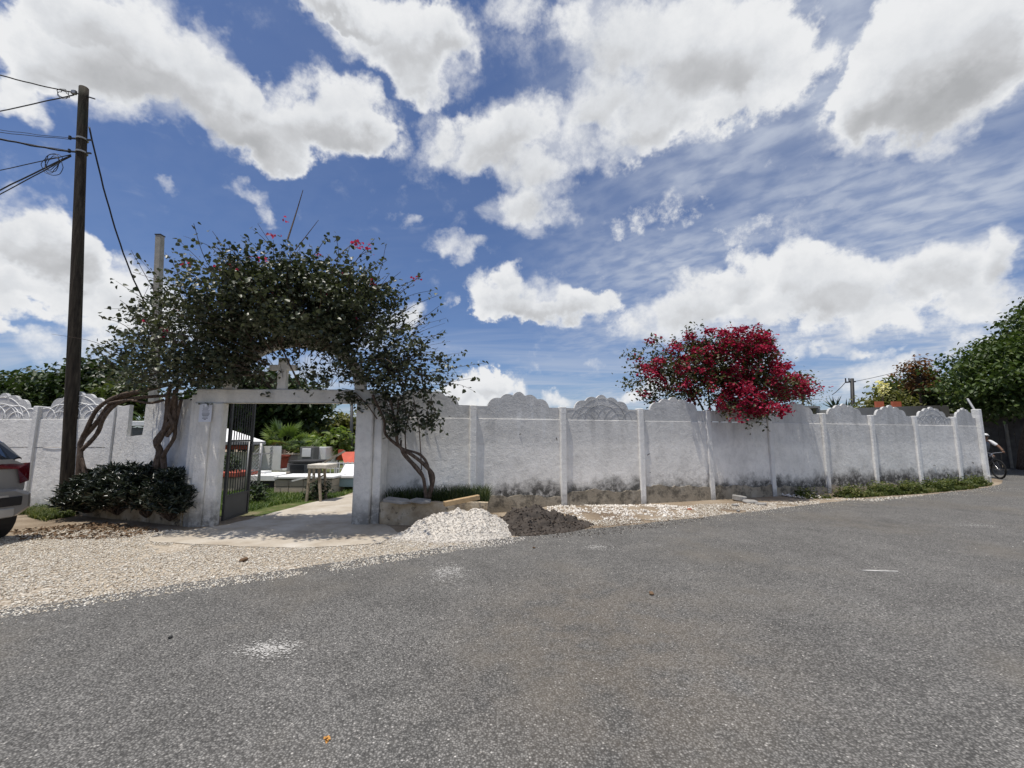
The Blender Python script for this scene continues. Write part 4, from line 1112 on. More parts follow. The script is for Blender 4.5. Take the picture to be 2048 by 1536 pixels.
lw = [P(500, 1000, 8.9), P(560, 1000, 9.9), P(700, 1000, 11.2), P(720, 1000, 13.0), P(420, 1000, 13.5), P(380, 1000, 9.2)]
q = patchy(in_poly(lw, 16000), 1.7, -.75, 6)
pln = [(a[0], a[1]) for a in pl + pr]
q = q[np.array([not inside(pln, x, y) for x, y, _ in q])]
grass('cemetery_grass', q, (.03, .12), M['lawn_blade'], 'short green cemetery grass seen through the gateway', .008, .7)
for (nm, lb, px, py, Y, n, rx) in [('weed_clump', 'dark leafy weed clump below the wire mesh frame', 512, 995, 10.1, 330, .24), ('weed_clump', 'dark leafy weed clump round the legs of the wooden stand', 634, 985, 10.7, 380, .30), ('flower_plant', 'dark leafy potted plant seen through the gate bars', 462, 935, 10.6, 220, .22)]:
    c = P(px, py, Y); z0 = c.z
    b0 = Vector((c.x, c.y, 0 if nm == 'weed_clump' else max(0, z0 - .1)))
    p, cl = clumped([(c.x, c.y, b0.z + .20, rx, rx * .7, .24, 1)], int(n / 8), 8, .05, .1)
    wc = thing(nm, lb, 'weeds' if nm == 'weed_clump' else 'plant', b0)
    p = p[p[:, 2] > b0.z + .01]
    V, Fc, rv = leaves(p, (.05, .10), 'oval', .1, .4)
    link('foliage', mesh_np('weed_foliage', V - np.array(b0), Fc, M['dark_leaf'], rv), wc)
    mb = MB(); limbs(mb, b0, cl[:10], .008, .003, sides=4); mb.part('stems', M['bark'], wc, fix=False)

# ------------------------------------------------------------------ trees
def tree_at(name, label, px, Y, py_top, half_w, py_bot, material, n=260, per=16, size=(.16, .30), rad=.35, trunk_r=.18, group=None, shape='oval', depth=None, lobes=7, flowers=None, seed=0, droop=.35, shell=.35, bare=14, cat='tree'):
    """a tree standing at distance Y whose crown spans py_top..py_bot"""
    top = P(px, py_top, Y); bot = P(px, py_bot, Y); w = half_w * Y / F
    b0 = Vector((top.x, Y, 0)); hz = (top.z - bot.z) / 2; cz = (top.z + bot.z) / 2; d = depth or w * .8
    rr = random.Random(seed + int(px)); ell = [(top.x, Y, cz, w * .72, d * .72, hz * .85, 2)]
    for k in range(lobes):
        a = 2 * math.pi * k / lobes + rr.uniform(-.3, .3); s = rr.uniform(.35, .55)
        ell.append((top.x + math.cos(a) * w * .62, Y + rr.uniform(-.5, .5) * d, cz + math.sin(a) * hz * .58, w * s, d * s, hz * s, 1))
    return make_tree(name, label, cat, b0, [(top.x + rr.uniform(-.1, .1), Y, max(.6, bot.z * .7)), (top.x, Y, max(1.0, cz - hz * .3))], trunk_r, ell, n, per, rad, size, material, shape, group, droop, None, bare, flowers, shell)
# left, beyond the white wall
tree_at('broad_tree', 'dark rounded tree beyond the bright white wall above the car', 60, 24, 752, 120, 850, M['dark_leaf'], 330, 22, (.20, .38), .45, group='trees beyond the bright white wall', lobes=8)
tree_at('broad_tree', 'dark rounded tree just behind the utility pole beyond the white wall', 195, 22, 728, 95, 850, M['dark_leaf'], 300, 22, (.20, .36), .42, group='trees beyond the bright white wall')
tree_at('broad_tree', 'lighter green tree beyond the white wall behind the leaning vine stems', 250, 18, 765, 60, 840, M['mid_leaf'], 150, 18, (.15, .28), .3, group='trees beyond the bright white wall')
# through the gate
tree_at('broad_tree', 'big dense dark tree seen through the gateway above the fan palm', 520, 23, 745, 120, 885, M['dark_leaf'], 620, 26, (.22, .42), .45, trunk_r=.3, lobes=9)
tree_at('broad_tree', 'olive green tree behind the small red roof in the cemetery', 690, 30, 834, 48, 900, M['olive_leaf'], 240, 20, (.2, .4), .4, group='far trees behind the cemetery')
tree_at('broad_tree', 'olive green tree in the distance behind the fan palms', 625, 32, 850, 60, 910, M['olive_leaf'], 200, 20, (.2, .4), .4, group='far trees behind the cemetery')
tree_at('frangipani_tree', 'small bright leaved tree beside the small red roof', 676, 16.5, 862, 34, 900, M['bright_leaf'], 34, 11, (.16, .28), .16, trunk_r=.07, bare=18)
# right
def E3(px, py, rx, ry, Y, dy, w=None): return E(px, py, rx, ry, Y, dy, w)
ML = [E3(2090, 720, 95, 75, 19, 3.0), E3(2085, 668, 60, 55, 19, 2.4), E3(2000, 720, 75, 38, 18.5, 2.2), E3(1955, 738, 50, 26, 18.3, 1.6), E3(2010, 770, 85, 38, 18, 2.4), E3(1930, 770, 55, 24, 18.2, 1.6), E3(2060, 800, 90, 35, 18, 2.6), E3(1985, 800, 60, 22, 18.2, 1.8), E3(2200, 640, 110, 100, 19.5, 3.2), E3(2240, 740, 130, 110, 19, 3.2), E3(2040, 710, 40, 36, 18.2, 1.5), E3(1905, 790, 26, 14, 18.3, 1)]
make_tree('mango_tree', 'large glossy green spreading tree overhanging the side street', 'tree', (24.5, 20.5, 0), [(24.6, 20.3, 1.6), (24.9, 20.0, 3.2)], .4, ML, 1700, 24, .26, (.13, .25), M['mango_leaf'], 'lance' if False else 'oval', None, .55, None, 40, None, .25)
tree_at('broad_tree', 'mid green tree behind the grey parapet house', 1850, 27, 752, 95, 850, M['mid_leaf'], 330, 20, (.18, .34), .38, group='trees behind the parapet house')
tree_at('broad_tree', 'dark green tree filling the gap beside the spreading glossy tree', 1940, 26, 770, 70, 870, M['dark_leaf'], 260, 20, (.2, .36), .4, group='trees behind the parapet house')
fl = in_ell([E(1840, 735, 40, 16, 25, .8), E(1800, 765, 36, 20, 25, .8)], 260, .2)
tree_at('flame_tree', 'rusty leaved flat topped tree behind the parapet house', 1832, 25, 718, 38, 790, M['rust_leaf'], 70, 14, (.12, .24), .22, trunk_r=.1, bare=30, shell=.6)
tree_at('broad_tree', 'dark shady tree standing behind the board fence of the side street', 2060, 27, 760, 90, 880, M['dark_leaf'], 300, 20, (.2, .36), .4, group='trees behind the board fence')
tree_at('broad_tree', 'low olive bushy tree beside the thin street pole', 1760, 24, 782, 50, 850, M['olive_leaf'], 130, 16, (.14, .26), .28, trunk_r=.08, bare=20)
tree_at('feathery_tree', 'thin bare feathery tree behind the red bougainvillea', 1600, 16.5, 735, 48, 830, M['olive_leaf'], 34, 12, (.05, .10), .16, trunk_r=.06, bare=34, shell=.7)
tree_at('flowering_shrub', 'small shrub with pale yellow flowers behind the parapet house', 1763, 22, 764, 9, 792, M['yellow_flower'], 16, 9, (.10, .18), .10, trunk_r=.04, bare=6, cat='shrub')
# far wood closing the horizon behind the cemetery
wp = []
for k in range(60):
    x = -95 + k * 2.9; wp.append((x + R.uniform(-1, 1), 62 + R.uniform(-4, 4), R.uniform(.6, 1.6), 3.2, 2.2, R.uniform(1.1, 1.9), 1))
p, _ = clumped(wp, 900, 12, .5, .5)
V, Fc, rv = leaves(p, (.35, .7), 'oval', .3, .4)
tag(link('distant_wood', mesh_np('distant_wood', V, Fc, M['dark_leaf'], rv)), 'low distant line of trees behind the cemetery', 'trees', None, 'stuff')

# palms
def frond_palm(name, label, base, h, n, L, material, trunk_r=.1):
    root = thing(name, label, 'palm', base); b0 = Vector(base)
    MB().tube([b0, b0 + Vector((0, 0, h * .5)), b0 + Vector((.05, 0, h))], [trunk_r, trunk_r * .8, trunk_r * .7], 9).part('trunk', M['bark'], root, smooth=True)
    for k in range(n):
        a = 2 * math.pi * k / n + R.uniform(-.25, .25); e = R.uniform(.35, 1.25); l = L * R.uniform(.75, 1.1)
        d = Vector((math.cos(a), math.sin(a), 0)); rach = []
        for i in range(9):
            t = i / 8; rach.append(b0 + Vector((0, 0, h)) + d * (l * t * math.cos(e) + l * t * t * .25) + Vector((0, 0, l * (t * math.sin(e) - .75 * t * t))))
        mb = MB(); mb.tube(rach, rads([.016, .004], 9), 4)
        for i in range(1, 9):
            t = (rach[i] - rach[i - 1]).normalized(); s = t.cross(Vector((0, 0, 1))).normalized()
            for sub in (0, .5):
                o = rach[i - 1].lerp(rach[i], sub)
                for sg in (-1, 1):
                    tip = o + (s * sg + t * .75).normalized() * l * .26 * (1 - .55 * abs(i / 8 - .45)) + Vector((0, 0, -l * .06))
                    w = t * .014 * l
                    mb.add([o - w, o + w, o.lerp(tip, .5) + w * 1.2, tip, o.lerp(tip, .5) - w * 1.2], [(0, 1, 2, 3, 4)])
        me = mb.mesh('frond', material, fix=False)
        a_ = me.attributes.new('rnd', 'FLOAT', 'POINT'); a_.data.foreach_set('value', np.full(len(me.vertices), R.random(), dtype=np.float32))
        me.transform(Matrix.Translation(-b0)); link('frond', me, root)
def fan_palm(name, label, base, h, n, Rf, material):
    root = thing(name, label, 'palm', base); b0 = Vector(base)
    MB().tube([b0, b0 + Vector((0, 0, h))], [.11, .09], 9).part('trunk', M['bark'], root, smooth=True)
    for k in range(n):
        a = 2 * math.pi * k / n * 1.618 + R.uniform(-.2, .2); e = R.uniform(.25, 1.45)
        d = Vector((math.cos(a) * math.cos(e), math.sin(a) * math.cos(e), math.sin(e)))
        c = b0 + Vector((0, 0, h)) + d * Rf * R.uniform(.8, 1.1)
        s = d.cross(Vector((0, 0, 1))).normalized(); u = s.cross(d).normalized()
        mb = MB(); mb.tube([b0 + Vector((0, 0, h)), c], [.014, .008], 4)
        for j in range(15):
            t = (j / 14 - .5) * 3.6
            r = Rf * .72 * (1 - .12 * abs(t)) * R.uniform(.9, 1.08)
            dr = (d * math.cos(t) + s * math.sin(t)); tip = c + dr * r + Vector((0, 0, -r * .18)) + u * R.uniform(-.03, .03)
            w = (s * math.cos(t) - d * math.sin(t)) * r * .07
            mb.add([c, c.lerp(tip, .5) + w, tip, c.lerp(tip, .5) - w], [(0, 1, 2, 3)])
        me = mb.mesh('fan_leaf', material, fix=False)
        a_ = me.attributes.new('rnd', 'FLOAT', 'POINT'); a_.data.foreach_set('value', np.full(len(me.vertices), R.random(), dtype=np.float32))
        me.transform(Matrix.Translation(-b0)); link('fan_leaf', me, root)
q = P(192, 800, 12.5); frond_palm('palm', 'young feathery palm peeping over the wall behind the pole', (q.x, q.y, 0), 2.2, 15, 1.15, M['palm_leaf'])
q = P(568, 900, 17); fan_palm('fan_palm', 'taller fan palm standing among the tombs through the gateway', (q.x, q.y, 0), 1.05, 26, .80, M['palm_leaf'])
q = P(612, 900, 18.5); fan_palm('fan_palm', 'smaller fan palm to the side of the taller one among the tombs', (q.x, q.y, 0), .85, 18, .66, M['palm_leaf'])
# spiky plants above the wall by the thin pole
for i, (px, py) in enumerate([(1668, 800), (1690, 806)]):
    q = P(px, py, 14.5); b0 = Vector((q.x, q.y, 0))
    ag = thing('spiky_plant', ['tall spiky yucca plant beside the flat canopy behind the wall', 'second spiky yucca plant beside the thin street pole'][i], 'plant', b0, 0, 'spiky plants behind the wall')
    MB().tube([b0, (q.x, q.y, q.z - .3)], [.06, .05], 7).part('stem', M['bark'], ag)
    for k in range(14):
        a = R.uniform(0, 6.28); e = R.uniform(.3, 1.3); d = Vector((math.cos(a) * math.cos(e), math.sin(a) * math.cos(e), math.sin(e))); o = Vector((q.x, q.y, q.z - .3)); s = d.cross(Vector((0, 0, 1))).normalized() * .03
        l = R.uniform(.35, .6); n_ = s.cross(d).normalized() * .012
        MB().add([o - s, o + s, o + d * l * .5 + s * .9 - n_, o + d * l, o + d * l * .5 - s * .9 - n_, o + d * l * .5 + n_], [(0, 1, 2, 5), (0, 5, 4), (5, 2, 3), (5, 3, 4)]).part('leaf', M['cactus_green'], ag, fix=False)

# ------------------------------------------------------------------ loose stones
def chips(pts, size, flat=.6):
    """many small angular stones (octahedra with uneven corners)"""
    n = len(pts); S = NR.uniform(size[0], size[1], n)[:, None]
    base = np.array([(1, 0, 0), (-1, 0, 0), (0, 1, 0), (0, -1, 0), (0, 0, 1), (0, 0, -1)], float)
    th = NR.uniform(0, 6.28, n); c, s = np.cos(th), np.sin(th)
    V = np.zeros((n, 6, 3))
    for k in range(6):
        v = base[k] * NR.uniform(.65, 1.25, (n, 3)) * np.array([1, NR.uniform(.7, 1), flat]) + NR.normal(0, .18, (n, 3)) * np.array([1, 1, flat])
        V[:, k, 0] = pts[:, 0] + (v[:, 0] * c - v[:, 1] * s) * S[:, 0]; V[:, k, 1] = pts[:, 1] + (v[:, 0] * s + v[:, 1] * c) * S[:, 0]; V[:, k, 2] = pts[:, 2] + v[:, 2] * S[:, 0]
    f = np.array([(0, 2, 4), (2, 1, 4), (1, 3, 4), (3, 0, 4), (2, 0, 5), (1, 2, 5), (3, 1, 5), (0, 3, 5)])
    Fc = ((np.arange(n) * 6)[:, None, None] + f[None]).reshape(-1, 3)
    return V.reshape(-1, 3), Fc, np.repeat(NR.uniform(0, 1, n), 6)
def stones(name, pts, size, material, label, flat=.6, cat='stones', parent=None):
    V, Fc, rv = chips(np.asarray(pts, float), size, flat)
    o = link(name, mesh_np(name, V - (np.array(parent.location) if parent else 0), Fc, material, rv), parent)
    if parent: return tag(o, kind='stuff')
    return tag(o, label, cat, None, 'stuff')
vpoly = [(a[0], a[1]) for a in ragged(vg, .15, .06, 4) + low]
q = in_poly(vpoly, 36000); q = patchy(q, 1.3, -1.0, 9); q = q[np.array([not inside(pln, x, y) for x, y, _ in q])]; q[:, 2] = .010
stones('verge_gravel', q, (.004, .0145), M['stone_chip'], 'pale limestone gravel scattered over the verge in front of the gate')
# chips strewn over the road edge
q = []
for a, b_ in zip(edge[1:-4], edge[2:-3]):
    L = (b_ - a).length
    for _ in range(int(L * 150)):
        t = R.random(); c = a.lerp(b_, t); q.append((c.x + R.gauss(0, .05), c.y - abs(R.gauss(0, .34)) + .10, .012))
q = np.array(q)
stones('road_edge_gravel', q, (.002, .010), M['stone_chip'], 'small pale chips strewn along the edge of the asphalt')
q = in_poly([(-9, 3.2), (-3, 4.2), (9, 8), (13, 9), (12, 2), (3, 1.2), (-4, 1.4)], 1500); q[:, 2] = .010
stones('road_chips', q, (.002, .007), M['white_chip'], 'tiny white stone chips scattered over the grey road')
# stretch of white rubble and dust along the wall foot
rubp = [G(1010, 1022), G(1090, 1010), G(1200, 1012), G(1300, 1010), G(1390, 1016), G(1400, 1030), G(1300, 1040), G(1180, 1042), G(1090, 1035)]
def mound(name, poly, h, material, seed, label, cat, n=40, rough=.03, power=.8):
    P2 = [(a[0], a[1]) for a in poly]; A = np.array(P2); lo, hi = A.min(0) - .05, A.max(0) + .05
    def dist(x, y):
        d = 1e9
        for (x0, y0), (x1, y1) in zip(P2, P2[1:] + P2[:1]):
            t = max(0, min(1, ((x - x0) * (x1 - x0) + (y - y0) * (y1 - y0)) / max(1e-9, (x1 - x0) ** 2 + (y1 - y0) ** 2)))
            d = min(d, math.hypot(x - x0 - t * (x1 - x0), y - y0 - t * (y1 - y0)))
        return d if inside(P2, x, y) else -d
    dm = max(dist(lo[0] + (hi[0] - lo[0]) * i / 14, lo[1] + (hi[1] - lo[1]) * j / 14) for i in range(15) for j in range(15))
    def H(x, y):
        t = max(0, dist(x, y)) / dm
        if t <= 0: return -.02
        return h * min(1, t) ** power * (1 + .12 * wnoise(x * 3.1, seed) + .10 * wnoise(y * 4.1, seed + 1)) + rough * (wnoise(x * 11 + y * 5, seed) + wnoise(y * 13 - x * 4, seed + 2)) * .5 * min(1, t * 3) + .012
    mb = MB(); mb.grid(lambda u, v: (lambda x, y: (x, y, H(x, y)))(lo[0] + (hi[0] - lo[0]) * u, lo[1] + (hi[1] - lo[1]) * v), n, n)
    root = thing(name, label, cat, ((lo[0] + hi[0]) / 2, (lo[1] + hi[1]) / 2, 0))
    mb.part('heap', material, root, smooth=True)
    return root, H, P2
rr_, Hr, P2 = mound('rubble_spread', rubp, .07, M['earth'], 3, 'low spread of broken white rubble along the wall foot', 'rubble', 36, .02)
q = patchy(in_poly(P2, 5200), 3.3, -.25, 21); q[:, 2] = [Hr(x, y) for x, y, _ in q]
stones('lumps', q, (.007, .034), M['white_chip'], None, .7, parent=rr_)
# gravel heap and dark soil heap by the planter
gpile = [G(782, 1078), G(850, 1086), G(930, 1087), G(1012, 1078), G(1040, 1062), P(1030, 1000, 7.25), P(960, 1000, 7.5), P(880, 1000, 7.35), P(830, 1000, 7.05)]
gr_, Hg, P2 = mound('gravel_heap', gpile, .41, M['pile_white'], 1, 'heap of white gravel tipped beside the weedy planter', 'gravel heap', 50, .05, 1.0)
q = in_poly(P2, 13000); q[:, 2] = [Hg(x, y) for x, y, _ in q]
q2 = in_poly([(a[0], a[1]) for a in [G(740, 1086), G(860, 1100), G(1000, 1096), G(1060, 1080), G(1000, 1070), G(790, 1072)]], 1500); q2[:, 2] = .014; q = np.concatenate([q, q2])
stones('pebbles', q, (.004, .0155), M['white_chip'], None, .7, parent=gr_)
spile = [G(1000, 1070), G(1060, 1074), G(1120, 1068), G(1160, 1062), G(1190, 1050), P(1140, 1000, 7.8), P(1090, 1000, 7.95), P(1010, 1000, 7.95), P(950, 1000, 7.55), G(965, 1052)]
sr_, Hs, P2 = mound('soil_heap', spile, .33, M['pile_soil'], 2, 'heap of dark crumbly soil against the white gravel heap', 'soil heap', 56, .11, 1.1)
q = in_poly(P2, 2200); q[:, 2] = [Hs(x, y) for x, y, _ in q]
stones('clods', q, (.004, .022), M['soil_clod'], None, .8, parent=sr_)
q = in_poly([(a[0], a[1]) for a in [G(1100, 1078), G(1250, 1068), G(1420, 1040), G(1400, 1020), G(1250, 1042), G(1120, 1062)]], 900); q[:, 2] = .012
stones('soil_crumbs', q, (.004, .014), M['soil_clod'], 'dark soil crumbs trailing from the soil heap over the asphalt', .5)
q = patchy(in_poly([(a[0], a[1]) for a in [G(1080, 1060), G(1250, 1050), G(1500, 1026), G(1640, 1008), P(1640, 1000, 10.4), P(1400, 1000, 9.9), P(1200, 1000, 8.5), P(1090, 1000, 8.2)]], 9000), 2.0, -.7, 41); q[:, 2] = .012
stones('wall_foot_gravel', q, (.004, .018), M['stone_chip'], 'mixed pale grit on the bare strip between wall and road', .6)
# timber lying on the heap
tb0, tb1 = P(888, 1008, 7.05), P(958, 994, 7.3)
MB().bar(tb0, tb1, .10, .075).top('timber_beam', M['timber'], 'short squared timber beam lying on the gravel heap', 'timber', bevel=.006)
# slabs and chunks under the bougainvillea
for i, (px, py, w, h, lb) in enumerate([(1478, 996, .34, .13, 'larger grey rubble slab lying under the bougainvillea by the wall'), (1500, 1000, .36, .06, 'flat grey rubble slab lying under the bougainvillea'), (1522, 1004, .30, .05, 'thin grey slab at the edge of the bougainvillea shade'), (1470, 1006, .24, .05, 'small grey slab in front of the wall under the bougainvillea')]):
    c = G(px, py + 6); rz = R.uniform(0, 3)
    V = [(w * .5 * math.cos(a) * R.uniform(.8, 1.1), w * .36 * math.sin(a) * R.uniform(.8, 1.1)) for a in [k * 2 * math.pi / 7 for k in range(7)]]
    MB().prism(V, 0, h, 'xy').top('rubble_slab', M['slab_grey'], lb, 'slab', 'rubble slabs under the bougainvillea', bevel=.02, at=(0, 0, 0))
    o = COL.objects[-1]; o.location = (c.x, c.y, .0); o.rotation_euler = (R.uniform(-.12, .12), R.uniform(-.15, .15), rz)
def chunk(px, py, s, m, label, cat, group=None, z=.012):
    c = G(px, py); mb = MB(); mb.sphere((0, 0, 0), (s, s * .7, s * .5), 9, 6)
    sd = R.uniform(0, 99)
    mb.v = [v * (1 + .25 * wnoise(v.x / s * 2 + v.z / s * 3, sd) + .2 * wnoise(v.y / s * 3, sd + 2)) for v in mb.v]
    mb.top(cat.replace(' ', '_') if cat != 'rock' else 'rock', m, label, cat, group, at=(0, 0, 0)); o = COL.objects[-1]
    o.location = (c.x, c.y, z + s * .3); o.rotation_euler = (0, 0, R.uniform(0, 3))
q = in_poly([(a[0], a[1]) for a in [G(1555, 990), G(1600, 984), G(1650, 992), G(1640, 1000), G(1590, 999)]], 90); q[:, 2] = .03
stones('white_rubble', q, (.02, .075), M['white_chip'], 'scatter of white limestone chunks between the bougainvillea shade and the grass', .5, 'rubble')
q = in_poly([(a[0], a[1]) for a in [G(1630, 1000), G(1760, 1004), G(1880, 988), G(1750, 996)]], 420); q[:, 2] = .012
stones('grass_edge_gravel', q, (.006, .025), M['stone_chip'], 'pale gravel scattered along the roadside edge of the grass')
q = in_poly([(a[0], a[1]) for a in [G(20, 1062), G(200, 1046), G(330, 1062), G(250, 1078), G(40, 1082)]], 1300); q[:, 2] = .01
V, Fc, rv = leaves(q, (.03, .07), 'oval', 0, .5)
tag(link('leaf_litter', mesh_np('leaf_litter', V, Fc, M['leaf_litter'], rv)), 'brown leaf litter on the ground below the shrub planter', 'leaf litter', None, 'stuff')
chunk(118, 1016, .10, M['rubble_white'], 'pale rock at the foot of the utility pole', 'rock')
chunk(1303, 1191, .030, M['leaf_litter'], 'small dark brown lump alone on the open road', 'dirt clod')
chunk(1068, 1098, .022, M['leaf_litter'], 'tiny brown crumb on the asphalt below the soil heap', 'dirt clod')
chunk(1378, 1022, .06, M['brick_red'], 'red brick fragment among the white rubble by the wall', 'brick piece', 'brick fragments')
chunk(1340, 1028, .04, M['brick_red'], 'small red brick crumb at the rim of the white rubble', 'brick piece', 'brick fragments')
chunk(1476, 1024, .045, M['slab_grey'], 'dark stone at the road edge below the bougainvillea', 'rock')
chunk(487, 1124, .05, M['leaf_litter'], 'brown clump lying on the pale gravel verge', 'dirt clod')
chunk(340, 1279, .018, M['tomb_dark'], 'tiny dark pebble on the asphalt near the gravel verge', 'rock')
c = G(652, 1481)
V, Fc, rv = leaves(np.array([(c.x + R.gauss(0, .012), c.y + R.gauss(0, .01), .018) for _ in range(5)]), (.025, .045), 'oval', .1, .5)
tag(link('dry_leaf', mesh_np('dry_leaf', V, Fc, M['leaf_orange'], rv)), 'crumpled orange dry leaf lying on the open road', 'leaf')
# chalky smears and paint left on the road
def smear(px, py, rx, ry, label, dens=.5, seed=0, n=420):
    c = G(px, py); a = G(px - rx, py); b_ = G(px + rx, py); f_ = G(px, py - ry); w = (b_ - a).length / 2; l = abs(f_.y - c.y)
    pts = np.stack([NR.normal(c.x, w * .5, n), NR.normal(c.y, l * .5, n), np.full(n, .0105)], 1)
    V = []; Fs = []
    for i, p_ in enumerate(pts):
        s = R.uniform(.003, .008); k = [(p_[0] + s * math.cos(t + R.uniform(-.3, .3)) * 1.3, p_[1] + s * math.sin(t + R.uniform(-.3, .3)), p_[2] + i * 2e-6) for t in (0, 1.26, 2.51, 3.77, 5.03)]
        Fs.append(tuple(range(len(V), len(V) + 5))); V += k
    mb = MB(); mb.add(V, Fs)
    mb.top('chalk_smear', M['chalk'], label, 'smear', None, 'stuff', fix=False, at=(0, 0, 0))
smear(895, 1146, 40, 16, 'white chalky powder smear on the road below the gravel heap', .8, 1, 700)
smear(540, 1300, 62, 14, 'pale scuffed paint smear alone on the open road', .7, 2, 420)
smear(1195, 1096, 32, 6, 'pale smear on the road below the soil heap', .5, 3, 260)
smear(1955, 1052, 50, 5, 'worn white paint trace on the road by the corner', .8, 4, 420)
c = G(1760, 1144)
MB().prism([(-.20, .02), (-.1, .035), (.05, .01), (.2, -.005), (.18, -.03), (.0, -.02), (-.12, -.01)], 0, .004, 'xy').top('paper_scrap', M['chalk'], 'thin white scrap lying alone on the asphalt', 'scrap', at=(0, 0, 0)); COL.objects[-1].location = (c.x, c.y, .011)

# ------------------------------------------------------------------ cemetery seen through the gate
def g0(px, Y): q = P(px, 900, Y); return Vector((q.x, q.y, 0))
def zat(py, Y): return P(600, py, Y).z
def block(px0, px1, py0, py1, Y, depth):
    """a block whose front face is measured at distance Y"""
    a, b_ = g0(px0, Y), g0(px1, Y); z0, z1 = max(0, zat(py1, Y)), zat(py0, Y)
    return (a.x + b_.x) / 2, Y + depth / 2, (z0 + z1) / 2, b_.x - a.x, depth, z1 - z0
def bx(mb, px0, px1, py0, py1, Y, depth, grow=0.0):
    x, y, z, w, d, h = block(px0, px1, py0, py1, Y, depth); return mb.box((x, y, z), (w + grow, d + grow, h))
def tomb(label, px, Y, parts, group='tombs'):
    t = thing('tomb', label, 'tomb', g0(px, Y), 0, group)
    for (nm, m, a) in parts: bx(MB(), *a).part(nm, M[m], t, bevel=.01)
    return t
# beige block tomb in front: courses of blocks
t = thing('tomb', 'beige block tomb on the grass through the gateway', 'tomb', g0(600, 11.7), 0, 'tombs')
x, y, z, w, d, h = block(553, 668, 958, 987, 11.7, .9)
for r_ in range(2):
    for k in range(4):
        MB().box((x - w / 2 + w * (k + .5) / 4 + (0 if r_ else 0), y, .01 + h * (r_ + .5) / 2), (w / 4 - .012, d, h / 2 - .012)).part('block', M['tomb_beige'], t, bevel=.006)
MB().box((x, y + .01, z), (w - .05, d - .05, h - .03)).part('mortar', M['slab_grey'], t)
bx(MB(), 551, 670, 953, 957.5, 11.66, 1.0).part('lid', M['tomb_white'], t, bevel=.01)
tomb('low flat white tomb slab behind the wire mesh frame', 545, 12.6, [('base', 'tomb_dark', (500, 556, 963, 982, 12.6, 1.0)), ('lid', 'tomb_white', (498, 554, 951, 962, 12.55, 1.3)), ('vase', 'tomb_beige', (575, 581, 944, 953, 12.7, .08)), ('headrest', 'tomb_white', (500, 532, 943, 950, 13.2, .4))])
tomb('dark grey tomb with a thin black top slab', 600, 13.4, [('body', 'tomb_grey', (576, 618, 927, 950, 13.4, 1.0)), ('inset', 'tomb_dark', (582, 610, 930, 945, 13.385, .01)), ('lid', 'tomb_dark', (577, 634, 922, 926, 13.35, 1.1))])
tomb('white headstone box with a grey frame', 614, 15.2, [('frame', 'tomb_grey', (600, 628, 894, 930, 15.2, .5)), ('plaque', 'tomb_white', (604, 622, 897, 914, 15.18, .02))])
tomb('plain white tomb block beside the framed headstone', 638, 15.6, [('body', 'tomb_white', (628, 652, 894, 930, 15.6, .9))])
tomb('red tomb with a stepped red top', 548, 16.2, [('body', 'tomb_red', (536, 562, 916, 938, 16.2, .9)), ('step', 'tomb_red', (534, 564, 911, 915.5, 16.15, 1.0)), ('crest', 'terracotta', (538, 548, 899, 910.5, 16.3, .4)), ('plinth', 'tomb_white', (534, 575, 938, 943, 16.0, 1.2))])
tomb('low grey rendered tomb wall between the red tomb and the palms', 580, 16.8, [('body', 'slab_grey', (562, 597, 910, 935, 16.8, .8)), ('coping', 'tomb_beige', (536, 598, 908, 909.6, 16.75, .9))])
tb = tomb('pale blue tomb with white coping beyond the wooden stand', 690, 12.2, [('body', 'tomb_blue', (655, 740, 957, 974, 12.2, 1.2)), ('coping', 'tomb_white', (653, 742, 951.5, 956.5, 12.15, 1.3))])
x, y, z, w, d, h = block(676, 716, 938, 951, 12.5, .7)
MB().box((x, y, z), (w, .06, .62), M=Matrix.Rotation(-.95, 4, 'X')).part('tablet', M['tomb_white'], tb, bevel=.01)
tomb('tall white tomb partly hidden by the gate bars', 470, 15.0, [('body', 'tomb_white', (430, 505, 905, 945, 15.4, .9)), ('band', 'tomb_red', (440, 492, 891, 899, 14.3, .2))], 'tombs')
tomb('brownish low tomb behind the gate bars', 460, 12.0, [('body', 'tomb_beige', (430, 475, 955, 985, 12.0, .9)), ('lid', 'tomb_red', (428, 477, 945, 954.5, 11.95, 1.0))], 'tombs')
# shelter with a white hip roof over a latticed tomb
sh = thing('grave_shelter', 'small white hip roofed grave shelter behind the iron gate', 'shelter', g0(470, 14.5))
a, b_ = P(395, 884, 14.0), P(531, 883, 14.0); c_, d_ = P(405, 884, 16.6), P(520, 883, 16.6); r0, r1 = P(425, 856, 15.4), P(455, 857, 15.4)
MB().add([a, b_, d_, c_, r0, r1], [(0, 1, 5, 4), (1, 2, 5), (2, 3, 4, 5), (3, 0, 4)]).part('roof', M['roof_white'], sh)
MB().bar(a - Vector((0, 0, .05)), b_ - Vector((0, 0, .05)), .05, .09).part('fascia', M['galvanised'], sh)
MB().bar(b_ - Vector((.02, 0, .05)), d_ - Vector((.02, 0, .05)), .05, .09).part('fascia', M['galvanised'], sh)
for (px, Y) in ((400, 14.1), (524, 14.1), (516, 16.4)): 
    q = P(px, 884, Y); MB().box((q.x, q.y, (q.z - .12) / 2), (.08, .08, q.z - .12)).part('column', M['galvanised'], sh)
lt = thing('lattice_screen', 'white screen panel with leaf shaped lattice below the shelter roof', 'screen', g0(545, 15.2))
x, y, z, w, d, h = block(497, 562, 892, 940, 15.2, .06)
MB().box((x, y, z), (w, .03, h)).part('panel', M['tomb_white'], lt)
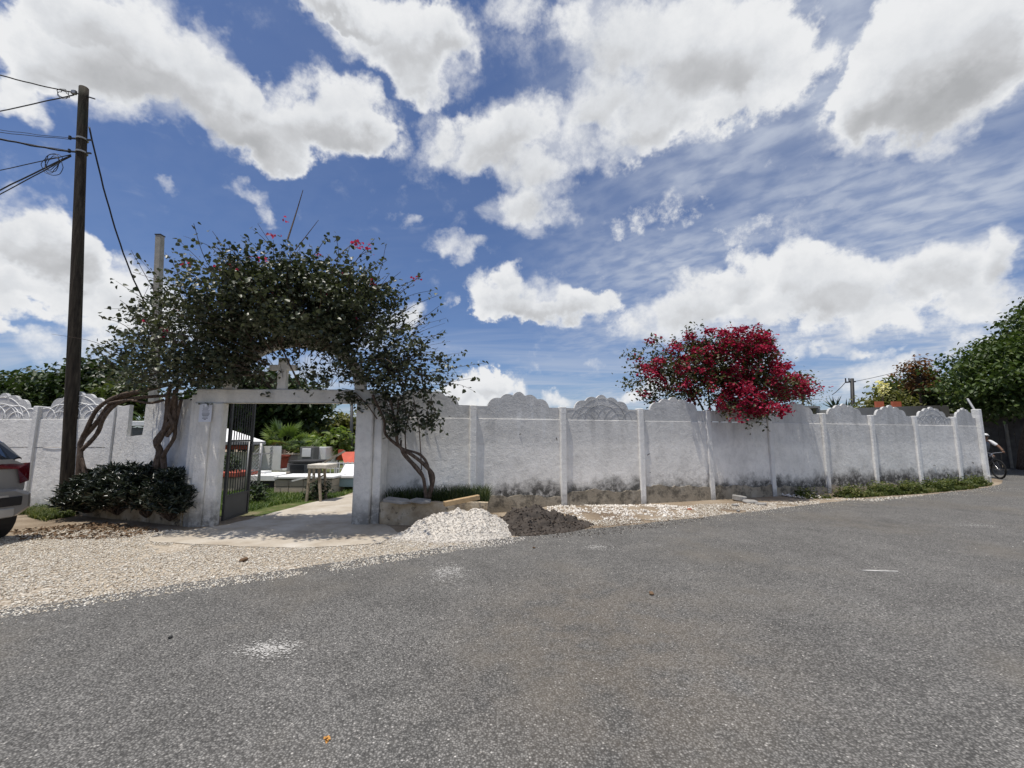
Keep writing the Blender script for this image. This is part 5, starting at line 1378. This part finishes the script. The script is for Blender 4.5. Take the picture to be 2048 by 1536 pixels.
for i in range(7):
    for k in range(4):
        cx_ = x - w / 2 + w * (k + .5) / 5 - .05; cz_ = z - h / 2 + h * (i + .5) / 7
        MB().bar((cx_, y - .022, cz_ - .03), (cx_ + (.09 if k % 2 else -.09), y - .022, cz_ + .05), .012, .012).part('slat', M['galvanised'], lt)
# wire mesh frame beside the gate leaf
f0, f1 = g0(499, 10.0), g0(522, 10.7)
mf = thing('mesh_frame', 'grey steel post frame with wire mesh just inside the gate', 'fence', (f0 + f1) / 2)
for i, f in enumerate((f0, f1)): MB().tube([f, f + Vector((0, 0, 1.5 - .13 if i else 1.42))], .035, 10).part('post', M['galvanised'], mf, smooth=True)
for z in (.28, .72, 1.12): MB().bar(f0 + Vector((0, 0, z)), f1 + Vector((0, 0, z)), .025, .025).part('rail', M['galvanised'], mf)
f2 = g0(546, 11.6)
MB().bar(f1 + Vector((0, 0, 1.10)), f2 + Vector((0, 0, 1.10)), .025, .025).part('rail', M['galvanised'], mf)
w_ = MB()
for k in range(9):
    for sg in (0, 1):
        z0 = .3 + k * .09; w_.tube([f0.lerp(f1, sg) + Vector((0, 0, z0)), f0.lerp(f1, 1 - sg) + Vector((0, 0, z0 + .30))], .004, 4, cap=False)
tag(w_.part('wire_mesh', M['galvanised'], mf, fix=False), kind='stuff')
# rough wooden stand with a stone top
st = thing('wooden_stand', 'rough wooden stick stand topped with a pale stone slab', 'stand', g0(636, 10.5))
zt = zat(938, 10.5)
for (px, Y, px2) in ((619, 10.35, 622), (647, 10.3, 640), (632, 10.9, 630), (657, 10.75, 651)):
    MB().bar(g0(px, Y), g0(px2, Y + (.05 if Y < 10.5 else -.05)) + Vector((0, 0, zt)), .05, .05).part('leg', M['timber_old'], st)
MB().bar(g0(619, 10.34) + Vector((0, 0, .42)), g0(650, 10.3) + Vector((0, 0, .62)), .045, .03).part('brace', M['timber_old'], st)
MB().bar(g0(588, 10.5) + Vector((0, 0, zat(962, 10.5))), g0(630, 10.6) + Vector((0, 0, zat(952, 10.6))), .06, .03).part('shelf_board', M['tomb_white'], st)
bx(MB(), 616, 656, 929, 937.5, 10.25, .6).part('stone_top', M['rubble_white'], st, bevel=.015)
# little red roofed grave with white picket rail
rg = thing('red_roofed_grave', 'small grave canopy with red gable roof behind the picket rail', 'shelter', g0(700, 15.0))
q0_, q1_ = P(682, 904, 15.0), P(722, 903, 15.0); e0, e1 = P(688, 926, 14.4), P(735, 928, 14.4); e2, e3 = P(672, 920, 15.8), P(716, 920, 15.8)
MB().add([q0_, q1_, e1, e0, e2, e3], [(0, 1, 2, 3), (0, 4, 5, 1)]).part('roof', M['roof_red'], rg)
for q in (q0_, q1_): MB().box(q + Vector((0, 0, .02)), (.14, .14, .12)).part('finial', M['roof_red'], rg)
for q in (e0, e1, e2, e3): MB().box((q.x + .04, q.y, q.z / 2 - .01), (.05, .05, q.z - .03)).part('column', M['tomb_white'], rg)
pk = thing('picket_rail', 'low white picket grave rail in front of the red roof', 'fence', g0(690, 14.0))
za, zb = zat(926, 14.0), zat(948, 14.0)
for z in (za, (za + zb) / 2): MB().bar(g0(655, 14.0) + Vector((0, 0, z)), g0(740, 14.0) + Vector((0, 0, z)), .03, .03).part('rail', M['tomb_white'], pk)
for k in range(11): 
    q = lerp(g0(655, 14.0), g0(740, 14.0), k / 10); MB().box((q.x, q.y - .02, za / 2 + .02), (.025, .02, za + .04)).part('picket', M['tomb_white'], pk)
q = g0(650, 13.2); MB().bar(q + Vector((0, 0, zat(925, 13.2))), P(690, 902, 13.4), .10, .06).top('timber_prop', M['timber_old'], 'slanting grey timber leaning towards the red roof', 'timber')
q = g0(704, 17.5); MB().tube([q, P(704, 790, 17.5)], [.07, .06], 8).top('metal_pole', M['steel_panel'], 'slim dark pole standing behind the small red roof', 'pole', smooth=True)
# things seen through the notch
tomb('white capped tomb seen through the broken notch', 268, 11.0, [('body', 'tomb_grey', (255, 290, 855, 990, 11.2, .8)), ('lid', 'tomb_white', (250, 295, 842, 852, 11.1, 1.0))], 'tombs')

# ------------------------------------------------------------------ beyond the right wall and the side street
hs = thing('parapet_house', 'low flat grey concrete house behind the corner end of the wall', 'house', g0(1800, 20))
ha, hb, hc = P(1712, 816, 19.0), P(1897, 810, 21.5), P(1897, 806, 27); hz = 3.05
A0, A1 = Vector((ha.x, ha.y, 0)), Vector((hb.x, hb.y, 0)); dn = Vector((-(A1 - A0).y, (A1 - A0).x, 0)).normalized()
zt0, zt1 = ha.z, hb.z
MB().add([A0, A1, A1 + dn * 6, A0 + dn * 6] + [v + Vector((0, 0, z)) for v, z in ((A0, zt0), (A1, zt1), (A1 + dn * 6, zt1), (A0 + dn * 6, zt0))], [(0, 1, 2, 3), (4, 5, 6, 7), (0, 1, 5, 4), (1, 2, 6, 5), (2, 3, 7, 6), (3, 0, 4, 7)]).part('wall', M['house_grey'], hs)
for px0, px1 in ((1753, 1771), (1786, 1806)):
    c = P((px0 + px1) / 2, 808, 20.4); w = (px1 - px0) * 20.4 / F
    MB().box((c.x, c.y + .1, c.z - .12), (w * .85, .12, .5)).part('roof_block', M['terracotta'], hs)
# concrete canopy behind the wall
cn = thing('concrete_canopy', 'flat grey concrete canopy slab showing over the wall', 'canopy', g0(1610, 12.8))
bx(MB(), 1580, 1648, 812, 816, 12.6, 1.2).part('slab', M['house_grey'], cn)
bx(MB(), 1584, 1590, 816.5, 990, 12.7, .15).part('support', M['house_grey'], cn)
bx(MB(), 1640, 1648, 816.5, 990, 12.7, .15).part('support', M['house_grey'], cn)
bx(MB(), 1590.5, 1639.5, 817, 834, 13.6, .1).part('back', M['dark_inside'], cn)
# thin street pole
q = g0(1707, 27); qt = P(1704, 757, 27)
spo = thing('street_pole', 'thin dark street pole with a short crossarm in the distance', 'pole', q)
MB().tube([q, qt], [.14, .10], 8).part('shaft', M['wire_black'], spo, smooth=True)
MB().bar(qt + Vector((-.45, 0, -.25)), qt + Vector((.2, 0, -.2)), .08, .08).part('crossarm', M['steel_dark'], spo)
for dx in (-.42, -.2): MB().tube([qt + Vector((dx, 0, -.25)), qt + Vector((dx, 0, .02))], .04, 6).part('insulator', M['steel_dark'], spo)
cable(qt + Vector((-.4, 0, -.2)), P(1664, 790, 27), .05, .02, 'short thin wire hanging from the distant street pole', 'distant wires', 8)
cable(qt + Vector((.1, 0, -.2)), P(1990, 676, 24), .25, .014, 'thin wire from the street pole to the big glossy tree', 'distant wires', 16)
# iron stay on the corner
q = P(1950, 822, 14.7); MB().bar(q, P(1935, 798, 15.4), .05, .05).top('steel_angle', M['galvanised'], 'bent steel angle sticking up beside the tall corner post', 'steel bar')
# board fence across the side street, in deep tree shade
B0, B1 = Vector((20.4, 23.6, 0)), Vector((29.5, 19.6, 0))
bf = thing('board_fence', 'dark upright board fence under trees across the side street', 'fence', B0, math.atan2((B1 - B0).y, (B1 - B0).x))
bl = (B1 - B0).length; nb_ = 34
bo = [MB().box((0, 0, 0), (bl / nb_ - .02, .03, 2.05)).mesh('board', M['fence_dark'])]
for k in range(nb_): link('board', bo[0], bf, (bl * (k + .5) / nb_, R.uniform(-.012, .012), 1.02 + R.uniform(-.08, .06)), (0, R.gauss(0, .012), 0))
for k in range(5): MB().box((bl * k / 4, -.06, 1.1), (.10, .09, 2.2)).part('post', M['pole_grey'], bf, world=False)
for z in (.4, 1.7): MB().bar((0, .05, z), (bl, .05, z), .05, .08).part('rail', M['timber_old'], bf, world=False)
# low shed roof behind the fence
sd_ = thing('shed', 'dark low shed behind the board fence', 'shed', (25.5, 26.0, 0))
MB().box((25.5, 26.0, 1.35), (8, 3, 2.7), math.atan2((B1 - B0).y, (B1 - B0).x)).part('wall', M['fence_dark'], sd_)
MB().box((25.5, 26.0, 2.8), (8.8, 3.8, .12), math.atan2((B1 - B0).y, (B1 - B0).x)).part('roof', M['galvanised'], sd_)

# ------------------------------------------------------------------ parked car, tail towards us at the left edge
car = thing('parked_car', 'silver grey sport utility car parked on gravel beside the bright white wall', 'car', (-9.58, 5.86, 0), math.radians(176))
# local: x forward, y left, z up; tail at x = -2.2
def loft(stations, mb, n=20):
    """stations: x, half width low, half width at waist, half width top, z0, z waist, z top"""
    V = []; Fs = []
    for (x, w0, w1, w2, z0, z1, z2) in stations:
        ring = []
        prof = [(0, z0), (w0 * .9, z0), (w0, z0 + .06), (w1, lerp(z0, z1, .55)), (w1, z1), (lerp(w1, w2, .35), lerp(z1, z2, .55)), (w2, z2 - .07), (w2 * .82, z2), (0, z2)]
        for (yy, zz) in prof: ring.append((x, -yy, zz))
        for (yy, zz) in reversed(prof[1:-1]): ring.append((x, yy, zz))
        V.append(ring)
    m = len(V[0])
    for r_ in V: pass
    flat_ = [p_ for r_ in V for p_ in r_]
    for i in range(len(V) - 1):
        for k in range(m): Fs.append((i * m + k, i * m + (k + 1) % m, (i + 1) * m + (k + 1) % m, (i + 1) * m + k))
    Fs.append(tuple(range(m))); Fs.append(tuple(reversed(range((len(V) - 1) * m, len(V) * m))))
    mb.add(flat_, Fs)
mb = MB()
loft([(-2.18, .76, .82, .78, .52, .95, 1.17), (-2.12, .82, .88, .82, .44, .95, 1.18), (-1.9, .86, .92, .82, .36, .95, 1.19), (-1.2, .86, .93, .84, .34, .95, 1.18), (0, .86, .93, .84, .34, .92, 1.14), (.9, .86, .93, .82, .34, .90, 1.08), (1.7, .84, .91, .74, .36, .82, 1.00), (2.1, .76, .84, .62, .42, .74, .90), (2.22, .6, .7, .5, .48, .68, .80)], mb)
body = mb.part('body', M['car_paint'], car, world=False, smooth=False, bevel=.02)
mb = MB()
loft([(-2.12, .78, .80, .68, 1.165, 1.20, 1.24), (-1.86, .80, .80, .66, 1.165, 1.32, 1.52), (-1.6, .80, .78, .64, 1.165, 1.38, 1.65), (-.6, .78, .76, .63, 1.165, 1.38, 1.68), (.3, .78, .75, .60, 1.145, 1.34, 1.62), (1.0, .76, .70, .55, 1.09, 1.18, 1.25)], mb)
mb.part('cabin', M['car_glass'], car, world=False, bevel=.02)
MB().grid(lambda u, v: (lerp(-1.72, .35, u), lerp(-.60, .60, v), 1.655 + .05 * math.sin(math.pi * u) - .05 * (2 * v - 1) ** 2), 12, 8).part('roof', M['car_paint'], car, world=False, smooth=True)
# rear: lamps wrap the corner with a strip across, bumper, dark insert, skid plate
for s in (-1, 1):
    MB().add([(-2.20, s * .30, 1.12), (-2.20, s * .30, 1.06), (-2.215, s * .70, 1.045), (-2.215, s * .755, .83), (-2.165, s * .90, .86), (-1.98, s * .955, .97), (-1.98, s * .94, 1.11), (-2.165, s * .885, 1.13)] + [(-2.10, s * .30, 1.12), (-1.9, s * .8, .9)],
             [(0, 1, 2, 7), (2, 3, 4, 7), (7, 4, 5, 6), (0, 7, 8), (3, 9, 4), (4, 9, 5)]).part('tail_lamp', M['car_lamp'], car, world=False, fix=False)
    MB().box((-2.20, s * .70, .555), (.03, .30, .07)).part('reflector', M['car_lamp'], car, world=False, bevel=.01)
MB().box((-2.19, 0, 1.085), (.02, .62, .075)).part('lamp_strip', M['car_lamp'], car, world=False)
mb = MB(); loft([(-2.27, .78, .83, .80, .40, .56, .72), (-2.22, .86, .92, .89, .36, .56, .76), (-2.06, .89, .955, .93, .36, .56, .78), (-1.98, .89, .945, .93, .38, .56, .76)], mb)
bp = mb.part('bumper', M['car_paint'], car, world=False, bevel=.015)
MB().box((-2.275, 0, .585), (.03, 1.52, .13)).part('bumper_insert', M['car_plastic'], bp, world=False, bevel=.01)
MB().box((-2.28, 0, .665), (.03, 1.16, .022)).part('chrome_trim', M['car_silver'], bp, world=False)
MB().box((-2.28, 0, .43), (.03, 1.36, .13)).part('skid_plate', M['car_silver'], bp, world=False, bevel=.015)
MB().box((-2.20, 0, .86), (.03, .56, .16)).part('number_plate', M['plate'], car, world=False)
MB().box((0, 0, .30), (3.9, 1.5, .2)).part('underbody', M['car_plastic'], car, world=False)
MB().box((-1.74, 0, 1.66), (.22, 1.1, .03)).part('spoiler', M['car_paint'], car, world=False, bevel=.01)
ty = MB(); ty.grid(lambda u, v: (lambda a, b_: (( .245 + .09 * math.cos(b_) ** 1 * (1 if math.cos(b_) > 0 else .3)) * math.cos(a), .105 * math.sin(b_), (.245 + .09 * math.cos(b_) * (1 if math.cos(b_) > 0 else .3)) * math.sin(a)))(2 * math.pi * u, 2 * math.pi * v), 28, 10, close_u=True)
ty_me = ty.mesh('tyre', M['tyre'], smooth=True)
rm = MB().tube([(0, -.07, 0), (0, .07, 0)], .225, 20); rm_me = rm.mesh('rim', M['rim'])
for x in (-1.62, 1.22):
    for s in (-1, 1):
        wh = link('wheel', MB().tube([(0, -.09, 0), (0, .09, 0)], .06, 12).mesh('hub', M['rim']), car, (x, s * .83, .335))
        link('tyre', ty_me, wh); link('rim', rm_me, wh)
        if True:
            mb = MB(); mb.tube([(x, s * .70, .335), (x, s * .939, .335)], .385, 24); mb.part('wheel_arch', M['car_plastic'], car, world=False)

# ------------------------------------------------------------------ rider coming round the corner
ry = 15.35
W1 = G(2000, 958.5); W1 = Vector((W1.x, W1.y, 0))
hd = Vector((-.30, -.95, 0)).normalized()           # heading, towards the street and a little to the right
bk = thing('bicycle', 'black mountain bicycle ridden round the wall corner', 'bicycle', W1 - hd * .55, math.atan2(hd.y, hd.x))
wr = .355
for nm, x in (('wheel', .55), ('wheel', -.53)):
    w_ = link(nm, MB().tube([(0, -.035, 0), (0, .035, 0)], .025, 10).mesh('hub', M['bike_steel']), bk, (x, 0, wr))
    link('tyre', MB().torus((0, 0, 0), wr - .025, .026, nu=36).mesh('tyre', M['tyre'], smooth=True), w_)
    link('rim', MB().torus((0, 0, 0), wr - .058, .012, nu=36).mesh('rim', M['bike_black'], smooth=True), w_)
    spm = MB()
    for k in range(16):
        a = 2 * math.pi * k / 16; spm.tube([(0, 0, 0), ((wr - .06) * math.cos(a), 0, (wr - .06) * math.sin(a))], .0018, 3, cap=False)
    link('spokes', spm.mesh('spokes', M['bike_steel']), w_)
fr = MB()
for a, b_, r in [((-.12, 0, .30), (-.22, 0, .78), .018), ((-.20, 0, .72), (.33, 0, .80), .02), ((-.12, 0, .30), (.36, 0, .72), .022), ((-.53, 0, wr), (-.12, 0, .30), .013), ((-.53, 0, wr), (-.20, 0, .72), .012), ((.33, 0, .86), (.40, 0, .66), .022)]:
    fr.tube([a, b_], r, 8)
fr.part('frame', M['bike_black'], bk, world=False, smooth=True)
fk = MB()
for s in (-1, 1): fk.tube([(.40, s * .055, .66), (.55, s * .055, wr)], .016, 8)
fk.bar((.40, -.07, .67), (.40, .07, .67), .05, .05)
fk.part('fork', M['bike_black'], bk, world=False)
MB().tube([(.30, 0, .92), (.33, -.12, .95), (.28, -.36, .97)], .013, 8).tube([(.30, 0, .92), (.33, .12, .95), (.28, .36, .97)], .013, 8).tube([(.33, 0, .84), (.30, 0, .93)], .016, 8).part('handlebar', M['bike_steel'], bk, world=False)
MB().sphere((-.24, 0, .83), (.14, .075, .035), 10, 6).part('saddle', M['bike_black'], bk, world=False, smooth=True)
cr = MB(); cr.torus((-.12, .05, .30), .085, .008, nu=20); cr.bar((-.12, -.07, .30), (-.02, -.07, .17), .02, .02); cr.bar((-.12, .07, .30), (-.22, .07, .43), .02, .02)
cr.part('crank', M['bike_steel'], bk, world=False)
for (x, y_, z) in ((-.02, -.12, .165), (-.22, .12, .435)): MB().box((x, y_, z), (.09, .09, .02)).part('pedal', M['bike_black'], bk, world=False)

person = thing('person', 'cyclist in white banded cap, white sleeved grey shirt and dark trousers', 'person', W1 - hd * .55, math.atan2(hd.y, hd.x))
def skin_mesh(name, nodes, edges, material, parent, sub=2):
    me = bpy.data.meshes.new(name); me.from_pydata([n[0] for n in nodes], edges, [])
    o = link(name, me, parent); me.materials.append(material)
    md = o.modifiers.new('skin', 'SKIN'); md.use_smooth_shade = True
    for v, n in zip(me.skin_vertices[0].data, nodes): v.radius = n[1] if hasattr(n[1], '__len__') else (n[1], n[1])
    me.skin_vertices[0].data[0].use_root = True
    ss = o.modifiers.new('sub', 'SUBSURF'); ss.levels = sub; ss.render_levels = sub
    return o
hip, chest, neck, head = (-.20, 0, .93), (.02, 0, 1.28), (.08, 0, 1.43), (.13, 0, 1.55)
body_nodes = [(hip, (.13, .15)), ((-.10, 0, 1.10), (.12, .14)), (chest, (.12, .17)), (neck, .055), ((.11, 0, 1.50), .07), (head, (.085, .078)), ((.12, 0, 1.60), (.075, .07)),
              ((.02, -.19, 1.36), .058), ((.17, -.33, 1.18), .046), ((.27, -.37, 1.01), .034), ((.02, .19, 1.36), .058), ((.17, .33, 1.18), .046), ((.27, .37, 1.01), .034),
              ((-.17, -.10, .86), .09), ((.14, -.13, .62), .066), ((-.02, -.12, .23), .044), ((-.17, .10, .86), .09), ((.17, .13, .82), .068), ((-.16, .12, .50), .046)]
skin_mesh('body', body_nodes, [(0, 1), (1, 2), (2, 3), (3, 4), (4, 5), (5, 6), (2, 7), (7, 8), (8, 9), (2, 10), (10, 11), (11, 12), (0, 13), (13, 14), (14, 15), (0, 16), (16, 17), (17, 18)], M['skin'], person)
skin_mesh('shirt', [(( -.19, 0, .97), (.165, .185)), ((-.10, 0, 1.10), (.165, .19)), (chest, (.17, .21)), ((.08, 0, 1.40), .095)], [(0, 1), (1, 2), (2, 3)], M['shirt_grey'], person)
for s in (-1, 1):
    skin_mesh('sleeve', [((.02, s * .10, 1.36), .08), ((.02, s * .19, 1.37), .075), ((.10, s * .265, 1.27), .064), ((.145, s * .31, 1.21), .058)], [(0, 1), (1, 2), (2, 3)], M['shirt_white'], person)
skin_mesh('trousers', [(hip, (.145, .165)), ((-.17, -.10, .86), .105), ((.14, -.13, .62), .08), ((0, -.12, .30), .06), ((-.17, .10, .86), .105), ((.17, .13, .82), .08), ((-.14, .12, .54), .062)], [(0, 1), (1, 2), (2, 3), (0, 4), (4, 5), (5, 6)], M['trousers'], person)
for (x, y_, z) in ((-.02, -.12, .165), (-.18, .12, .435)):
    MB().sphere((x + .03, y_, z + .045), (.13, .048, .045), 10, 6).part('shoe', M['shoe'], person, world=False, smooth=True)
# hands closed on the grips: palm, four fingers and a thumb
for s in (-1, 1):
    hn = [((.268, s * .372, 1.005), .026), ((.283, s * .368, .992), (.026, .034))]; ed = [(0, 1)]
    for k in range(4):
        yy = s * (.340 + .018 * k); i0 = len(hn)
        hn += [((.300, yy, .992), .0095), ((.308, yy, .972 + .002 * k), .009), ((.292, yy, .954), .0085), ((.274, yy, .960), .008)]
        ed += [(1, i0), (i0, i0 + 1), (i0 + 1, i0 + 2), (i0 + 2, i0 + 3)]
    i0 = len(hn); hn += [((.276, s * .335, .985), .011), ((.272, s * .322, .962), .0095)]; ed += [(1, i0), (i0, i0 + 1)]
    skin_mesh('hand', hn, ed, M['skin'], person, 1)
# face and cap
MB().sphere((.212, 0, 1.535), (.018, .014, .020), 8, 5).part('nose', M['skin'], person, world=False, smooth=True)
for s in (-1, 1):
    MB().sphere((.198, s * .031, 1.556), (.010, .012, .008), 8, 5).part('eye', M['hair'], person, world=False, smooth=True)
    MB().sphere((.12, s * .085, 1.545), (.022, .010, .030), 8, 5).part('ear', M['skin'], person, world=False, smooth=True)
MB().box((.203, 0, 1.498), (.012, .042, .009)).part('mouth', M['hair'], person, world=False, bevel=.003)
MB().sphere((.10, 0, 1.565), (.098, .089, .085), 12, 8).part('hair', M['hair'], person, world=False, smooth=True)
cpn = MB(); cpn.grid(lambda u, v: (.115 + .108 * math.cos(2 * math.pi * u) * math.cos(v * 1.45), .098 * math.sin(2 * math.pi * u) * math.cos(v * 1.45), 1.60 + .075 * math.sin(v * 1.45)), 18, 6, close_u=True)
hat = cpn.part('cap', M['shirt_white'], person, world=False, smooth=True)
MB().grid(lambda u, v: (.115 + .1095 * math.cos(2 * math.pi * u), .0995 * math.sin(2 * math.pi * u), lerp(1.603, 1.622, v)), 18, 1, close_u=True).part('band', M['hair'], hat, world=False)
MB().prism([(.16, -.085), (.235, -.06), (.262, 0), (.235, .06), (.16, .085)], 1.588, 1.598, 'xy').part('brim', M['shirt_white'], hat, world=False)
